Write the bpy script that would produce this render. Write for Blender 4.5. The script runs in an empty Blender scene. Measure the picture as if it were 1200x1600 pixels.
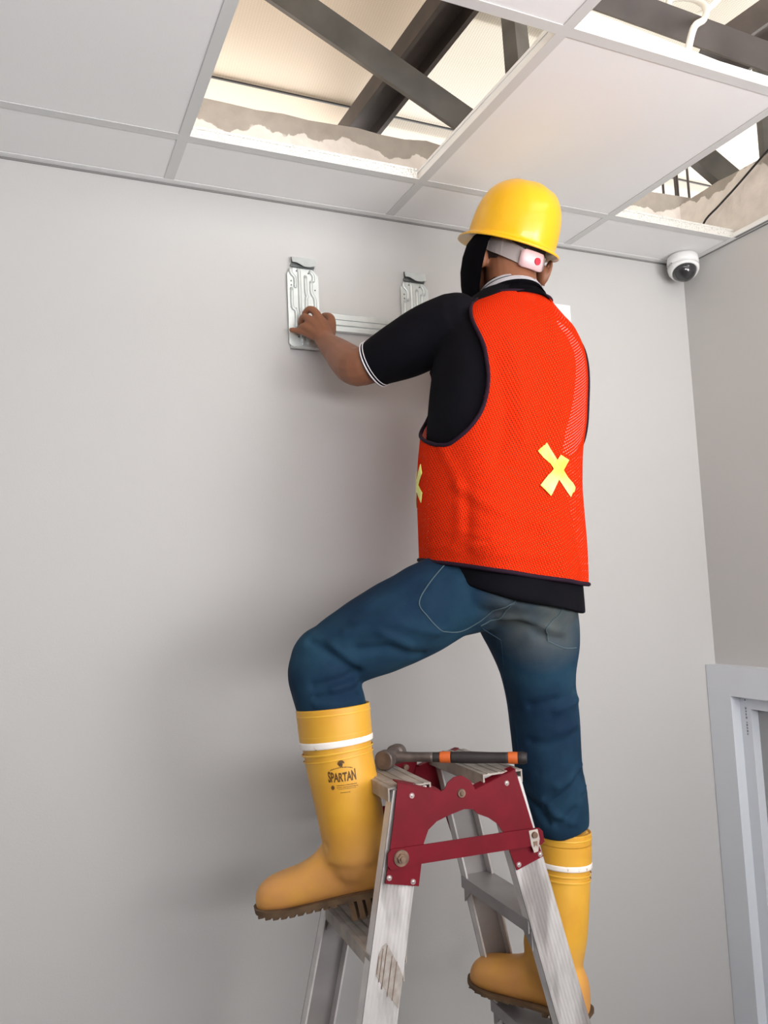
import bpy, bmesh, math, random
import numpy as np
from mathutils import Vector, Matrix, noise
from mathutils.bvhtree import BVHTree

S = bpy.context.scene
COL = S.collection
random.seed(4)
V = Vector
PI = math.pi

# ------------------------------------------------------------------ camera
CH = 1.65                                   # camera height above the floor
cd = bpy.data.cameras.new('camera')
cam = bpy.data.objects.new('camera', cd)
COL.objects.link(cam)
S.camera = cam
cd.sensor_fit = 'VERTICAL'
cd.sensor_height = 36.0
cd.lens = 1266.055 / 1600.0 * 36.0
cd.clip_start = 0.02
yaw, pit, rol = 0.4257, 0.0956, -0.0451
_f = V((math.sin(yaw) * math.cos(pit), math.cos(yaw) * math.cos(pit), math.sin(pit)))
_r = V((math.cos(yaw), -math.sin(yaw), 0))
_u = _r.cross(_f)
r2 = math.cos(rol) * _r + math.sin(rol) * _u
u2 = -math.sin(rol) * _r + math.cos(rol) * _u
M = Matrix((r2, u2, -_f)).transposed().to_4x4()
M.translation = V((0, -1.9639, CH))
cam.matrix_world = M

# ------------------------------------------------------------------ light
S.view_settings.view_transform = 'Standard'
S.view_settings.look = 'None'
S.view_settings.gamma = 1
S.view_settings.use_curve_mapping = False
S.view_settings.exposure = 0.45
wd = bpy.data.worlds.new('world')
S.world = wd
wd.use_nodes = True
wd.node_tree.nodes['Background'].inputs[0].default_value = (1.0, 0.97, 0.93, 1)
wd.node_tree.nodes['Background'].inputs[1].default_value = 2.7


def area(name, loc, target, sx, sy, power, col=(1, 1, 1)):
    l = bpy.data.lights.new(name, 'AREA')
    l.shape = 'RECTANGLE'
    l.size, l.size_y = sx, sy
    l.energy = power
    l.color = col
    o = bpy.data.objects.new(name, l)
    COL.objects.link(o)
    o.location = loc
    o.rotation_euler = (V(target) - V(loc)).to_track_quat('-Z', 'Y').to_euler()
    return o


# lamp for an assumed, unseen window in the right wall (behind the camera's right edge), an added unseen rear fill lamp,
# and an added fill lamp brightening the roof lining above the suspended ceiling
area('assumed_window_light', (1.93, -2.4, 1.75), (0.4, -0.6, 3.6), 1.2, 0.8, 32, (1.0, 0.985, 0.97))
area('rear_fill', (0.75, -3.2, 1.85), (1.15, 0, 5.2), 2.2, 0.7, 60, (0.98, 0.985, 1.0))
area('plenum_fill', (0.2, -1.3, 2.80), (0.2, -1.2999, 3.6), 0.7, 0.7, 4.5, (1.0, 0.82, 0.66))


# ------------------------------------------------------------------ materials
def mat(name, col, rough=0.6, metal=0.0, var=0.0, vscale=6.0, bump=0.0, bscale=60.0, spec=0.5, coat=0.0,
        col2=None, extra=None, dist=0.002):
    m = bpy.data.materials.new(name)
    m.use_nodes = True
    nt = m.node_tree
    b = nt.nodes['Principled BSDF']
    b.inputs['Base Color'].default_value = (*col, 1)
    b.inputs['Roughness'].default_value = rough
    b.inputs['Metallic'].default_value = metal
    b.inputs['Specular IOR Level'].default_value = spec
    b.inputs['Coat Weight'].default_value = coat
    tc = nt.nodes.new('ShaderNodeTexCoord')
    if var > 0 or col2:
        n = nt.nodes.new('ShaderNodeTexNoise')
        n.inputs['Scale'].default_value = vscale
        n.inputs['Detail'].default_value = 5
        nt.links.new(tc.outputs['Object'], n.inputs['Vector'])
        r = nt.nodes.new('ShaderNodeValToRGB')
        r.color_ramp.elements[0].position = 0.35
        r.color_ramp.elements[1].position = 0.65
        c2 = col2 or tuple(min(1, c * (1 + var)) for c in col)
        c1 = col if col2 else tuple(c * (1 - var) for c in col)
        r.color_ramp.elements[0].color = (*c1, 1)
        r.color_ramp.elements[1].color = (*c2, 1)
        nt.links.new(n.outputs['Fac'], r.inputs['Fac'])
        nt.links.new(r.outputs['Color'], b.inputs['Base Color'])
    if bump > 0:
        n2 = nt.nodes.new('ShaderNodeTexNoise')
        n2.inputs['Scale'].default_value = bscale
        n2.inputs['Detail'].default_value = 4
        nt.links.new(tc.outputs['Object'], n2.inputs['Vector'])
        bp = nt.nodes.new('ShaderNodeBump')
        bp.inputs['Strength'].default_value = bump
        bp.inputs['Distance'].default_value = dist
        nt.links.new(n2.outputs['Fac'], bp.inputs['Height'])
        nt.links.new(bp.outputs['Normal'], b.inputs['Normal'])
    if extra:
        extra(nt, b, tc)
    return m


def N(nt, kind, **kw):
    n = nt.nodes.new('ShaderNode' + kind)
    for k, v in kw.items():
        setattr(n, k, v)
    return n


M_wall = mat('wall_paint', (0.545, 0.535, 0.525), 0.75, var=0.012, vscale=1.3, bump=0.12, bscale=220, spec=0.25)
M_wall_r = mat('wall_paint_side', (0.575, 0.56, 0.545), 0.75, var=0.012, vscale=1.3, bump=0.12, bscale=220, spec=0.25)
M_floor = mat('floor_tile', (0.13, 0.13, 0.14), 0.35, var=0.05)
M_tile = mat('ceiling_tile_white', (0.88, 0.875, 0.87), 0.8, var=0.01, vscale=2, bump=0.1, bscale=300, spec=0.2)
M_tee = mat('tee_white', (0.68, 0.68, 0.67), 0.5, spec=0.4)
M_gap_shade = mat('gap_shade_grey', (0.22, 0.215, 0.21), 0.9)
M_white = mat('white_plastic', (0.84, 0.84, 0.83), 0.35)
M_upvc = mat('upvc_white', (0.74, 0.77, 0.82), 0.3, var=0.01)
M_glazing = mat('glazing_grey', (0.36, 0.36, 0.36), 0.25, var=0.03, vscale=2)
M_grey_ink = mat('grey_ink', (0.25, 0.25, 0.27), 0.6)
M_steel_dark = mat('painted_truss_steel', (0.075, 0.07, 0.062), 0.55, var=0.25, vscale=9, spec=0.4)
M_steel_dark2 = mat('painted_truss_steel_brown', (0.055, 0.042, 0.037), 0.6, var=0.3, vscale=7)
M_black = mat('black_plastic', (0.012, 0.012, 0.013), 0.35)
M_galv = mat('galvanised_steel', (0.66, 0.70, 0.69), 0.36, 0.45, var=0.06, vscale=30)
M_galv_dk = mat('galvanised_shadow_gap', (0.16, 0.17, 0.17), 0.5, 0.5)
M_skin = mat('skin_brown', (0.26, 0.105, 0.055), 0.5, var=0.12, vscale=14, bump=0.15, bscale=180, spec=0.4, dist=0.001)
M_nail = mat('fingernail', (0.42, 0.22, 0.16), 0.35)
M_hair = mat('black_hair', (0.018, 0.013, 0.011), 0.6, bump=0.8, bscale=300, dist=0.003)
M_shirt = mat('black_polo_knit', (0.0045, 0.0042, 0.0065), 0.9, var=0.2, vscale=10, bump=0.25, bscale=500, spec=0.1, dist=0.0007)
M_rib_white = mat('white_ribbing', (0.80, 0.76, 0.80), 0.8)
M_pipe = mat('purple_black_binding', (0.018, 0.006, 0.016), 0.8, spec=0.2)
M_helmet = mat('yellow_helmet_shell', (0.93, 0.50, 0.006), 0.33, var=0.02, vscale=4, spec=0.45, coat=0.25)
M_helm_in = mat('helmet_inside', (0.80, 0.35, 0.02), 0.5)
M_strap = mat('suspension_plastic', (0.90, 0.82, 0.81), 0.4)
M_knobbox = mat('pink_white_plastic', (0.85, 0.60, 0.61), 0.4)
M_red = mat('red_dot', (0.55, 0.02, 0.05), 0.4)
M_redsteel = mat('maroon_painted_steel', (0.15, 0.002, 0.010), 0.5, var=0.10, vscale=25, spec=0.22)
M_rivet = mat('rivet_aluminium', (0.85, 0.72, 0.70), 0.3, 0.8)
M_bolt = mat('rusty_bolt', (0.22, 0.14, 0.10), 0.5, 0.5, var=0.3, vscale=80)
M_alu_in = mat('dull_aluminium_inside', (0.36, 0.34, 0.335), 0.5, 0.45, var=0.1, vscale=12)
M_alu_tread = mat('dusty_aluminium_tread', (0.42, 0.37, 0.33), 0.6, 0.3, var=0.2, vscale=22)
M_sole = mat('boot_sole_brown', (0.12, 0.07, 0.035), 0.8, var=0.3, vscale=30)
M_ink = mat('black_boot_print', (0.045, 0.02, 0.005), 0.6, col2=(0.16, 0.07, 0.01), vscale=160)
M_lime = mat('lime_reflective_tape', (0.93, 0.95, 0.09), 0.35, col2=(0.95, 0.93, 0.40), vscale=14)
M_stitch = mat('denim_stitch', (0.07, 0.11, 0.13), 0.8)
M_hhead = mat('worn_hammer_steel', (0.13, 0.10, 0.088), 0.45, 0.5, var=0.25, vscale=40)
M_hgrip = mat('black_rubber_grip', (0.025, 0.019, 0.019), 0.6)
M_orange = mat('orange_rubber_band', (0.62, 0.12, 0.02), 0.5)
M_eye = mat('eye_white', (0.8, 0.78, 0.74), 0.2)
M_lip = mat('lips', (0.26, 0.08, 0.06), 0.45)
M_foamcable = mat('white_cable_sheath', (0.78, 0.76, 0.70), 0.5)
M_glassdome = mat('smoked_dome', (0.03, 0.03, 0.033), 0.08, spec=0.8)


def _alu(nt, b, tc):
    # extruded grooves along the rail plus dirt
    w = N(nt, 'TexWave', wave_type='BANDS', bands_direction='X')
    w.inputs['Scale'].default_value = 2.9
    w.inputs['Distortion'].default_value = 0
    nt.links.new(tc.outputs['UV'], w.inputs['Vector'])
    bp = N(nt, 'Bump')
    bp.inputs['Strength'].default_value = 0.55
    bp.inputs['Distance'].default_value = 0.0012
    nt.links.new(w.outputs['Fac'], bp.inputs['Height'])
    nt.links.new(bp.outputs['Normal'], b.inputs['Normal'])
    n = N(nt, 'TexNoise')
    n.inputs['Scale'].default_value = 9
    n.inputs['Detail'].default_value = 6
    mp = N(nt, 'Mapping')
    mp.inputs['Scale'].default_value = (3, 3, 0.6)
    nt.links.new(tc.outputs['Object'], mp.inputs['Vector'])
    nt.links.new(mp.outputs['Vector'], n.inputs['Vector'])
    r = N(nt, 'ValToRGB')
    r.color_ramp.elements[0].position = 0.36
    r.color_ramp.elements[0].color = (0.34, 0.31, 0.30, 1)
    r.color_ramp.elements[1].position = 0.56
    r.color_ramp.elements[1].color = (0.66, 0.63, 0.62, 1)
    nt.links.new(n.outputs['Fac'], r.inputs['Fac'])
    nt.links.new(r.outputs['Color'], b.inputs['Base Color'])


M_alu = mat('grooved_aluminium', (0.6, 0.58, 0.57), 0.45, 0.35, extra=_alu)
M_alu_side = mat('smooth_aluminium_edge', (0.74, 0.71, 0.70), 0.4, 0.35, var=0.08, vscale=20)
M_label = mat('worn_grey_sticker', (0.30, 0.26, 0.225), 0.7, col2=(0.42, 0.38, 0.35), vscale=60)


def _denim(nt, b, tc):
    n = N(nt, 'TexNoise')
    n.inputs['Scale'].default_value = 7
    n.inputs['Detail'].default_value = 6
    nt.links.new(tc.outputs['Object'], n.inputs['Vector'])
    r = N(nt, 'ValToRGB')
    r.color_ramp.elements[0].position = 0.36
    r.color_ramp.elements[0].color = (0.0045, 0.020, 0.048, 1)
    r.color_ramp.elements[1].position = 0.66
    r.color_ramp.elements[1].color = (0.013, 0.047, 0.082, 1)
    nt.links.new(n.outputs['Fac'], r.inputs['Fac'])
    # worn, greyish seat (wear of the cloth, around one place of the garment)
    d = N(nt, 'VectorMath', operation='DISTANCE')
    nt.links.new(tc.outputs['Object'], d.inputs[0])
    d.inputs[1].default_value = (0.965, -0.62, 1.62)
    mr = N(nt, 'MapRange')
    mr.inputs['From Min'].default_value = 0.02
    mr.inputs['From Max'].default_value = 0.16
    mr.inputs['To Min'].default_value = 0.95
    mr.inputs['To Max'].default_value = 0.0
    nt.links.new(d.outputs['Value'], mr.inputs['Value'])
    n3 = N(nt, 'TexNoise')
    n3.inputs['Scale'].default_value = 16
    nt.links.new(tc.outputs['Object'], n3.inputs['Vector'])
    mu = N(nt, 'Math', operation='MULTIPLY')
    nt.links.new(mr.outputs['Result'], mu.inputs[0])
    nt.links.new(n3.outputs['Fac'], mu.inputs[1])
    mu2 = N(nt, 'Math', operation='MULTIPLY')
    nt.links.new(mu.outputs[0], mu2.inputs[0])
    mu2.inputs[1].default_value = 2.7
    mx = N(nt, 'MixRGB')
    mx.inputs['Color2'].default_value = (0.085, 0.098, 0.098, 1)
    nt.links.new(mu2.outputs[0], mx.inputs['Fac'])
    nt.links.new(r.outputs['Color'], mx.inputs['Color1'])
    nt.links.new(mx.outputs['Color'], b.inputs['Base Color'])
    n2 = N(nt, 'TexNoise')
    n2.inputs['Scale'].default_value = 420
    nt.links.new(tc.outputs['Object'], n2.inputs['Vector'])
    bp = N(nt, 'Bump')
    bp.inputs['Strength'].default_value = 0.35
    bp.inputs['Distance'].default_value = 0.0008
    nt.links.new(n2.outputs['Fac'], bp.inputs['Height'])
    nt.links.new(bp.outputs['Normal'], b.inputs['Normal'])


M_denim = mat('blue_denim', (0.02, 0.06, 0.11), 0.85, spec=0.2, extra=_denim)


def _boot(nt, b, tc):
    n = N(nt, 'TexNoise')
    n.inputs['Scale'].default_value = 9
    n.inputs['Detail'].default_value = 6
    nt.links.new(tc.outputs['Object'], n.inputs['Vector'])
    r = N(nt, 'ValToRGB')
    r.color_ramp.elements[0].position = 0.35
    r.color_ramp.elements[0].color = (0.72, 0.35, 0.035, 1)
    r.color_ramp.elements[1].position = 0.65
    r.color_ramp.elements[1].color = (0.80, 0.43, 0.045, 1)
    nt.links.new(n.outputs['Fac'], r.inputs['Fac'])
    # dust and scuffs gather on the foot
    at = N(nt, 'Attribute', attribute_name='foot')
    n2 = N(nt, 'TexNoise')
    n2.inputs['Scale'].default_value = 26
    n2.inputs['Detail'].default_value = 6
    nt.links.new(tc.outputs['Object'], n2.inputs['Vector'])
    mr = N(nt, 'MapRange')
    mr.inputs['From Min'].default_value = 0.3
    mr.inputs['From Max'].default_value = 0.75
    mr.inputs['To Min'].default_value = 0.6
    mr.inputs['To Max'].default_value = 1.0
    nt.links.new(n2.outputs['Fac'], mr.inputs['Value'])
    mu = N(nt, 'Math', operation='MULTIPLY')
    nt.links.new(at.outputs['Fac'], mu.inputs[0])
    nt.links.new(mr.outputs['Result'], mu.inputs[1])
    mx = N(nt, 'MixRGB')
    mx.inputs['Color2'].default_value = (0.66, 0.30, 0.10, 1)
    nt.links.new(mu.outputs[0], mx.inputs['Fac'])
    nt.links.new(r.outputs['Color'], mx.inputs['Color1'])
    # mud stain of a shape of its own
    at2 = N(nt, 'Attribute', attribute_name='stain')
    mu3 = N(nt, 'Math', operation='MULTIPLY')
    nt.links.new(at2.outputs['Fac'], mu3.inputs[0])
    mr2 = N(nt, 'MapRange')
    mr2.inputs['From Min'].default_value = 0.38
    mr2.inputs['From Max'].default_value = 0.55
    nt.links.new(n2.outputs['Fac'], mr2.inputs['Value'])
    nt.links.new(mr2.outputs['Result'], mu3.inputs[1])
    mx2 = N(nt, 'MixRGB')
    mx2.inputs['Color2'].default_value = (0.30, 0.07, 0.02, 1)
    nt.links.new(mu3.outputs[0], mx2.inputs['Fac'])
    nt.links.new(mx.outputs['Color'], mx2.inputs['Color1'])
    nt.links.new(mx2.outputs['Color'], b.inputs['Base Color'])


M_boot = mat('yellow_rubber', (0.8, 0.42, 0.04), 0.42, spec=0.45, extra=_boot)
M_bootband = mat('yellow_rubber_cuff', (0.80, 0.44, 0.045), 0.4, var=0.04, vscale=12)


def _stripe(nt, b, tc):
    n = N(nt, 'TexNoise')
    n.inputs['Scale'].default_value = 70
    n.inputs['Detail'].default_value = 4
    nt.links.new(tc.outputs['Object'], n.inputs['Vector'])
    r = N(nt, 'ValToRGB')
    r.color_ramp.elements[0].position = 0.33
    r.color_ramp.elements[0].color = (0.5, 0.3, 0.12, 1)
    r.color_ramp.elements[1].position = 0.40
    r.color_ramp.elements[1].color = (0.93, 0.86, 0.80, 1)
    nt.links.new(n.outputs['Fac'], r.inputs['Fac'])
    nt.links.new(r.outputs['Color'], b.inputs['Base Color'])


M_bstripe = mat('worn_white_stripe', (0.9, 0.85, 0.8), 0.5, extra=_stripe)


def make_vest_mat():
    m = bpy.data.materials.new('orange_mesh_fabric')
    m.use_nodes = True
    nt = m.node_tree
    nt.nodes.clear()
    out = N(nt, 'OutputMaterial')
    tc = N(nt, 'TexCoord')
    mp = N(nt, 'Mapping')
    mp.inputs['Rotation'].default_value = (0, 0, math.radians(-28))
    nt.links.new(tc.outputs['UV'], mp.inputs['Vector'])
    w = N(nt, 'TexWave', wave_type='BANDS', bands_direction='Y')
    w.inputs['Scale'].default_value = 52
    w.inputs['Distortion'].default_value = 0.4
    w.inputs['Detail Scale'].default_value = 3
    nt.links.new(mp.outputs['Vector'], w.inputs['Vector'])
    w2 = N(nt, 'TexWave', wave_type='BANDS', bands_direction='X')
    w2.inputs['Scale'].default_value = 52
    nt.links.new(mp.outputs['Vector'], w2.inputs['Vector'])
    mul = N(nt, 'Math', operation='MULTIPLY')
    nt.links.new(w.outputs['Fac'], mul.inputs[0])
    nt.links.new(w2.outputs['Fac'], mul.inputs[1])
    r = N(nt, 'ValToRGB')
    r.color_ramp.elements[0].position = 0.25
    r.color_ramp.elements[0].color = (0.90, 0.026, 0.006, 1)
    r.color_ramp.elements[1].position = 0.85
    r.color_ramp.elements[1].color = (1.0, 0.075, 0.016, 1)
    nt.links.new(w.outputs['Fac'], r.inputs['Fac'])
    d = N(nt, 'BsdfDiffuse')
    t = N(nt, 'BsdfTranslucent')
    tr = N(nt, 'BsdfTransparent')
    nt.links.new(r.outputs['Color'], d.inputs['Color'])
    t.inputs['Color'].default_value = (1.0, 0.10, 0.05, 1)
    bp = N(nt, 'Bump')
    bp.inputs['Strength'].default_value = 0.4
    bp.inputs['Distance'].default_value = 0.001
    nt.links.new(mul.outputs[0], bp.inputs['Height'])
    nt.links.new(bp.outputs['Normal'], d.inputs['Normal'])
    m1 = N(nt, 'MixShader')
    m1.inputs['Fac'].default_value = 0.28
    nt.links.new(d.outputs[0], m1.inputs[1])
    nt.links.new(t.outputs[0], m1.inputs[2])
    mr = N(nt, 'MapRange')
    mr.inputs['From Min'].default_value = 0.55
    mr.inputs['From Max'].default_value = 0.75
    mr.inputs['To Min'].default_value = 0.0
    mr.inputs['To Max'].default_value = 0.75
    nt.links.new(mul.outputs[0], mr.inputs['Value'])
    m2 = N(nt, 'MixShader')
    nt.links.new(mr.outputs['Result'], m2.inputs['Fac'])
    nt.links.new(m1.outputs[0], m2.inputs[1])
    nt.links.new(tr.outputs[0], m2.inputs[2])
    nt.links.new(m2.outputs[0], out.inputs['Surface'])
    return m


M_vest = make_vest_mat()


def _plaster(nt, b, tc):
    # paint up to a ragged line, bare grey plaster above it
    n = N(nt, 'TexNoise')
    n.inputs['Scale'].default_value = 9
    n.inputs['Detail'].default_value = 8
    nt.links.new(tc.outputs['Object'], n.inputs['Vector'])
    sx = N(nt, 'SeparateXYZ')
    nt.links.new(tc.outputs['Object'], sx.inputs[0])
    mu = N(nt, 'Math', operation='MULTIPLY_ADD')
    nt.links.new(n.outputs['Fac'], mu.inputs[0])
    mu.inputs[1].default_value = 0.16
    nt.links.new(sx.outputs['Z'], mu.inputs[2])
    r = N(nt, 'ValToRGB')
    r.color_ramp.elements[0].position = 0.0
    r.color_ramp.elements[0].color = (0.72, 0.66, 0.61, 1)
    r.color_ramp.elements[1].position = 0.10
    r.color_ramp.elements[1].color = (0.36, 0.32, 0.28, 1)
    mr = N(nt, 'MapRange')
    mr.inputs['From Min'].default_value = 2.955
    mr.inputs['From Max'].default_value = 2.985
    nt.links.new(mu.outputs[0], mr.inputs['Value'])
    nt.links.new(mr.outputs['Result'], r.inputs['Fac'])
    n2 = N(nt, 'TexNoise')
    n2.inputs['Scale'].default_value = 24
    n2.inputs['Detail'].default_value = 8
    nt.links.new(tc.outputs['Object'], n2.inputs['Vector'])
    mr2 = N(nt, 'MapRange')
    mr2.inputs['To Min'].default_value = 0.75
    mr2.inputs['To Max'].default_value = 1.15
    nt.links.new(n2.outputs['Fac'], mr2.inputs['Value'])
    mx = N(nt, 'MixRGB', blend_type='MULTIPLY')
    mx.inputs['Fac'].default_value = 1
    nt.links.new(r.outputs['Color'], mx.inputs['Color1'])
    nt.links.new(mr2.outputs['Result'], mx.inputs['Color2'])
    nt.links.new(mx.outputs['Color'], b.inputs['Base Color'])
    bp = N(nt, 'Bump')
    bp.inputs['Strength'].default_value = 0.6
    bp.inputs['Distance'].default_value = 0.008
    nt.links.new(n2.outputs['Fac'], bp.inputs['Height'])
    nt.links.new(bp.outputs['Normal'], b.inputs['Normal'])


M_plaster = mat('ragged_plaster', (0.5, 0.46, 0.42), 0.9, extra=_plaster)


def _foil(nt, b, tc):
    w = N(nt, 'TexBrick')
    w.inputs['Scale'].default_value = 60
    w.inputs['Color1'].default_value = (0.70, 0.58, 0.45, 1)
    w.inputs['Color2'].default_value = (0.68, 0.57, 0.45, 1)
    w.inputs['Mortar'].default_value = (0.58, 0.49, 0.39, 1)
    w.inputs['Mortar Size'].default_value = 0.06
    w.offset = 0
    nt.links.new(tc.outputs['Object'], w.inputs['Vector'])
    nt.links.new(w.outputs['Color'], b.inputs['Base Color'])


M_foil = mat('foil_insulation', (0.8, 0.75, 0.68), 0.5, extra=_foil)


def _assumed_skylight(nt, b, tc):
    w = N(nt, 'TexBrick')
    w.inputs['Scale'].default_value = 60
    w.inputs['Color1'].default_value = (0.80, 0.77, 0.72, 1)
    w.inputs['Color2'].default_value = (0.78, 0.75, 0.70, 1)
    w.inputs['Mortar'].default_value = (0.55, 0.52, 0.47, 1)
    w.inputs['Mortar Size'].default_value = 0.05
    w.offset = 0
    nt.links.new(tc.outputs['Object'], w.inputs['Vector'])
    t = N(nt, 'BsdfTranslucent')
    nt.links.new(w.outputs['Color'], t.inputs['Color'])
    nt.links.new(w.outputs['Color'], b.inputs['Base Color'])
    mx = N(nt, 'MixShader')
    mx.inputs['Fac'].default_value = 0.62
    nt.links.new(b.outputs[0], mx.inputs[1])
    nt.links.new(t.outputs[0], mx.inputs[2])
    nt.links.new(mx.outputs[0], nt.nodes['Material Output'].inputs['Surface'])


M_assumed_sky = mat('assumed_translucent_sheet', (0.8, 0.76, 0.7), 0.6, extra=_assumed_skylight)  # assumed translucency: lets world light through so the right roof looks bright


def _embossed(nt, b, tc):
    v = N(nt, 'TexVoronoi')
    v.inputs['Scale'].default_value = 160
    nt.links.new(tc.outputs['Object'], v.inputs['Vector'])
    r = N(nt, 'ValToRGB')
    r.color_ramp.elements[0].position = 0.1
    r.color_ramp.elements[0].color = (0.50, 0.50, 0.48, 1)
    r.color_ramp.elements[1].position = 0.35
    r.color_ramp.elements[1].color = (0.78, 0.77, 0.74, 1)
    nt.links.new(v.outputs['Distance'], r.inputs['Fac'])
    nt.links.new(r.outputs['Color'], b.inputs['Base Color'])
    bp = N(nt, 'Bump')
    bp.inputs['Distance'].default_value = 0.002
    nt.links.new(v.outputs['Distance'], bp.inputs['Height'])
    nt.links.new(bp.outputs['Normal'], b.inputs['Normal'])


M_emboss = mat('embossed_steel_web', (0.7, 0.7, 0.68), 0.4, 0.3, extra=_embossed)


# ------------------------------------------------------------------ mesh helpers
def link(name, mesh, mt, parent=None, smooth=False):
    o = bpy.data.objects.new(name, mesh)
    COL.objects.link(o)
    if isinstance(mt, (list, tuple)):
        for m in mt:
            mesh.materials.append(m)
    elif mt:
        mesh.materials.append(mt)
    if smooth:
        mesh.polygons.foreach_set('use_smooth', [True] * len(mesh.polygons))
    if parent is not None:
        bpy.context.view_layer.update()
        o.parent = parent
        o.matrix_parent_inverse = parent.matrix_world.inverted()
    return o


def obj(name, bm, mt, parent=None, smooth=False, recalc=True):
    if recalc:
        bmesh.ops.recalc_face_normals(bm, faces=bm.faces)
    me = bpy.data.meshes.new(name)
    bm.to_mesh(me)
    bm.free()
    return link(name, me, mt, parent, smooth)


def tag(o, label, cat, group=None):
    o['label'] = label
    o['category'] = cat
    if group:
        o['group'] = group
    return o


def struct(o):
    o['kind'] = 'structure'
    return o


def empty(name, loc):
    e = bpy.data.objects.new(name, None)
    COL.objects.link(e)
    e.location = loc
    e.empty_display_size = 0.05
    bpy.context.view_layer.update()
    return e


def box(bm, lo, hi, mi=0):
    lo, hi = V(lo), V(hi)
    vs = [bm.verts.new((x, y, z)) for x in (lo.x, hi.x) for y in (lo.y, hi.y) for z in (lo.z, hi.z)]
    for f in ((0, 1, 3, 2), (4, 6, 7, 5), (0, 4, 5, 1), (2, 3, 7, 6), (0, 2, 6, 4), (1, 5, 7, 3)):
        bm.faces.new([vs[i] for i in f]).material_index = mi
    return vs


def bevel(bm, w, seg=2):
    bmesh.ops.bevel(bm, geom=[e for e in bm.edges if e.is_manifold and e.calc_face_angle(0) > 0.5], offset=w,
                    segments=seg, affect='EDGES', profile=0.6, clamp_overlap=True)


def prism(bm, poly, d, mi=0):
    """closed prism: poly = list of 3D points (planar), extruded by vector d"""
    a = [bm.verts.new(p) for p in poly]
    b = [bm.verts.new(V(p) + V(d)) for p in poly]
    bm.faces.new(a).material_index = mi
    bm.faces.new(b[::-1]).material_index = mi
    n = len(a)
    for i in range(n):
        bm.faces.new((a[i], b[i], b[(i + 1) % n], a[(i + 1) % n])).material_index = mi


def cyl(bm, p0, p1, r0, r1=None, n=24, caps=True):
    r1 = r0 if r1 is None else r1
    p0, p1 = V(p0), V(p1)
    t = (p1 - p0).normalized()
    s = t.orthogonal().normalized()
    u = t.cross(s)
    A = [bm.verts.new(p0 + (s * math.cos(k) + u * math.sin(k)) * r0) for k in [2 * PI * i / n for i in range(n)]]
    B = [bm.verts.new(p1 + (s * math.cos(k) + u * math.sin(k)) * r1) for k in [2 * PI * i / n for i in range(n)]]
    for i in range(n):
        bm.faces.new((A[i], A[(i + 1) % n], B[(i + 1) % n], B[i]))
    if caps:
        bm.faces.new(A[::-1])
        bm.faces.new(B)


def cat(pts, k):
    """Catmull-Rom through rows of numbers"""
    P = [np.array(p, float) for p in pts]
    out = []
    for i in range(len(P) - 1):
        p0, p1, p2, p3 = P[max(i - 1, 0)], P[i], P[i + 1], P[min(i + 2, len(P) - 1)]
        for j in range(k):
            t = j / k
            out.append(0.5 * (2 * p1 + (p2 - p0) * t + (2 * p0 - 5 * p1 + 4 * p2 - p3) * t * t + (3 * p1 - p0 - 3 * p2 + p3) * t ** 3))
    out.append(P[-1])
    return out


def sections(st, k=4, ref=(0.83, -0.56, 0), fixed_tangent=None):
    """st rows: x,y,z,a,b -> list of (centre, side, depth, a, b)"""
    rows = cat(st, k) if k > 1 else [np.array(r, float) for r in st]
    res = []
    n = len(rows)
    for i, r in enumerate(rows):
        t = V(rows[min(i + 1, n - 1)][:3]) - V(rows[max(i - 1, 0)][:3])
        if fixed_tangent:
            t = V(fixed_tangent)
        t.normalize()
        s = V(ref) - t * V(ref).dot(t)
        s.normalize()
        d = t.cross(s)
        res.append((V(r[:3]), s, d, max(r[3], 1e-4), max(r[4], 1e-4)))
    return res


def se(ang, n):
    c, s = math.cos(ang), math.sin(ang)
    return (math.copysign(abs(c) ** (2 / n), c), math.copysign(abs(s) ** (2 / n), s))


def loft(bm, secs, n=32, ex=2.0, caps=True, off=0.0):
    rings = []
    for (c, s, d, a, b) in secs:
        rings.append([bm.verts.new(c + s * (se(2 * PI * i / n, ex)[0] * (a + off)) + d * (se(2 * PI * i / n, ex)[1] * (b + off))) for i in range(n)])
    for r0, r1 in zip(rings, rings[1:]):
        for i in range(n):
            bm.faces.new((r0[i], r0[(i + 1) % n], r1[(i + 1) % n], r1[i]))
    if caps:
        bm.faces.new(rings[0][::-1])
        bm.faces.new(rings[-1])
    return rings


def tube(bm, pts, rad, n=12, k=5, caps=True, closed=False):
    rr = rad if isinstance(rad, (list, tuple)) else [rad] * len(pts)
    rows = cat([(*p, r) for p, r in zip(pts, rr)], k) if k > 1 else [np.array((*p, r), float) for p, r in zip(pts, rr)]
    P = [V(r[:3]) for r in rows]
    s = None
    rings = []
    for i, p in enumerate(P):
        t = (P[min(i + 1, len(P) - 1)] - P[max(i - 1, 0)])
        if t.length < 1e-9:
            t = V((0, 0, 1))
        t.normalize()
        s = t.orthogonal() if s is None else s - t * s.dot(t)
        if s.length < 1e-6:
            s = t.orthogonal()
        s.normalize()
        u = t.cross(s)
        r = max(float(rows[i][3]), 1e-4)
        rings.append([bm.verts.new(p + (s * math.cos(a) + u * math.sin(a)) * r) for a in [2 * PI * j / n for j in range(n)]])
    for r0, r1 in zip(rings, rings[1:]):
        for i in range(n):
            bm.faces.new((r0[i], r0[(i + 1) % n], r1[(i + 1) % n], r1[i]))
    if caps:
        bm.faces.new(rings[0][::-1])
        bm.faces.new(rings[-1])


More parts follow.
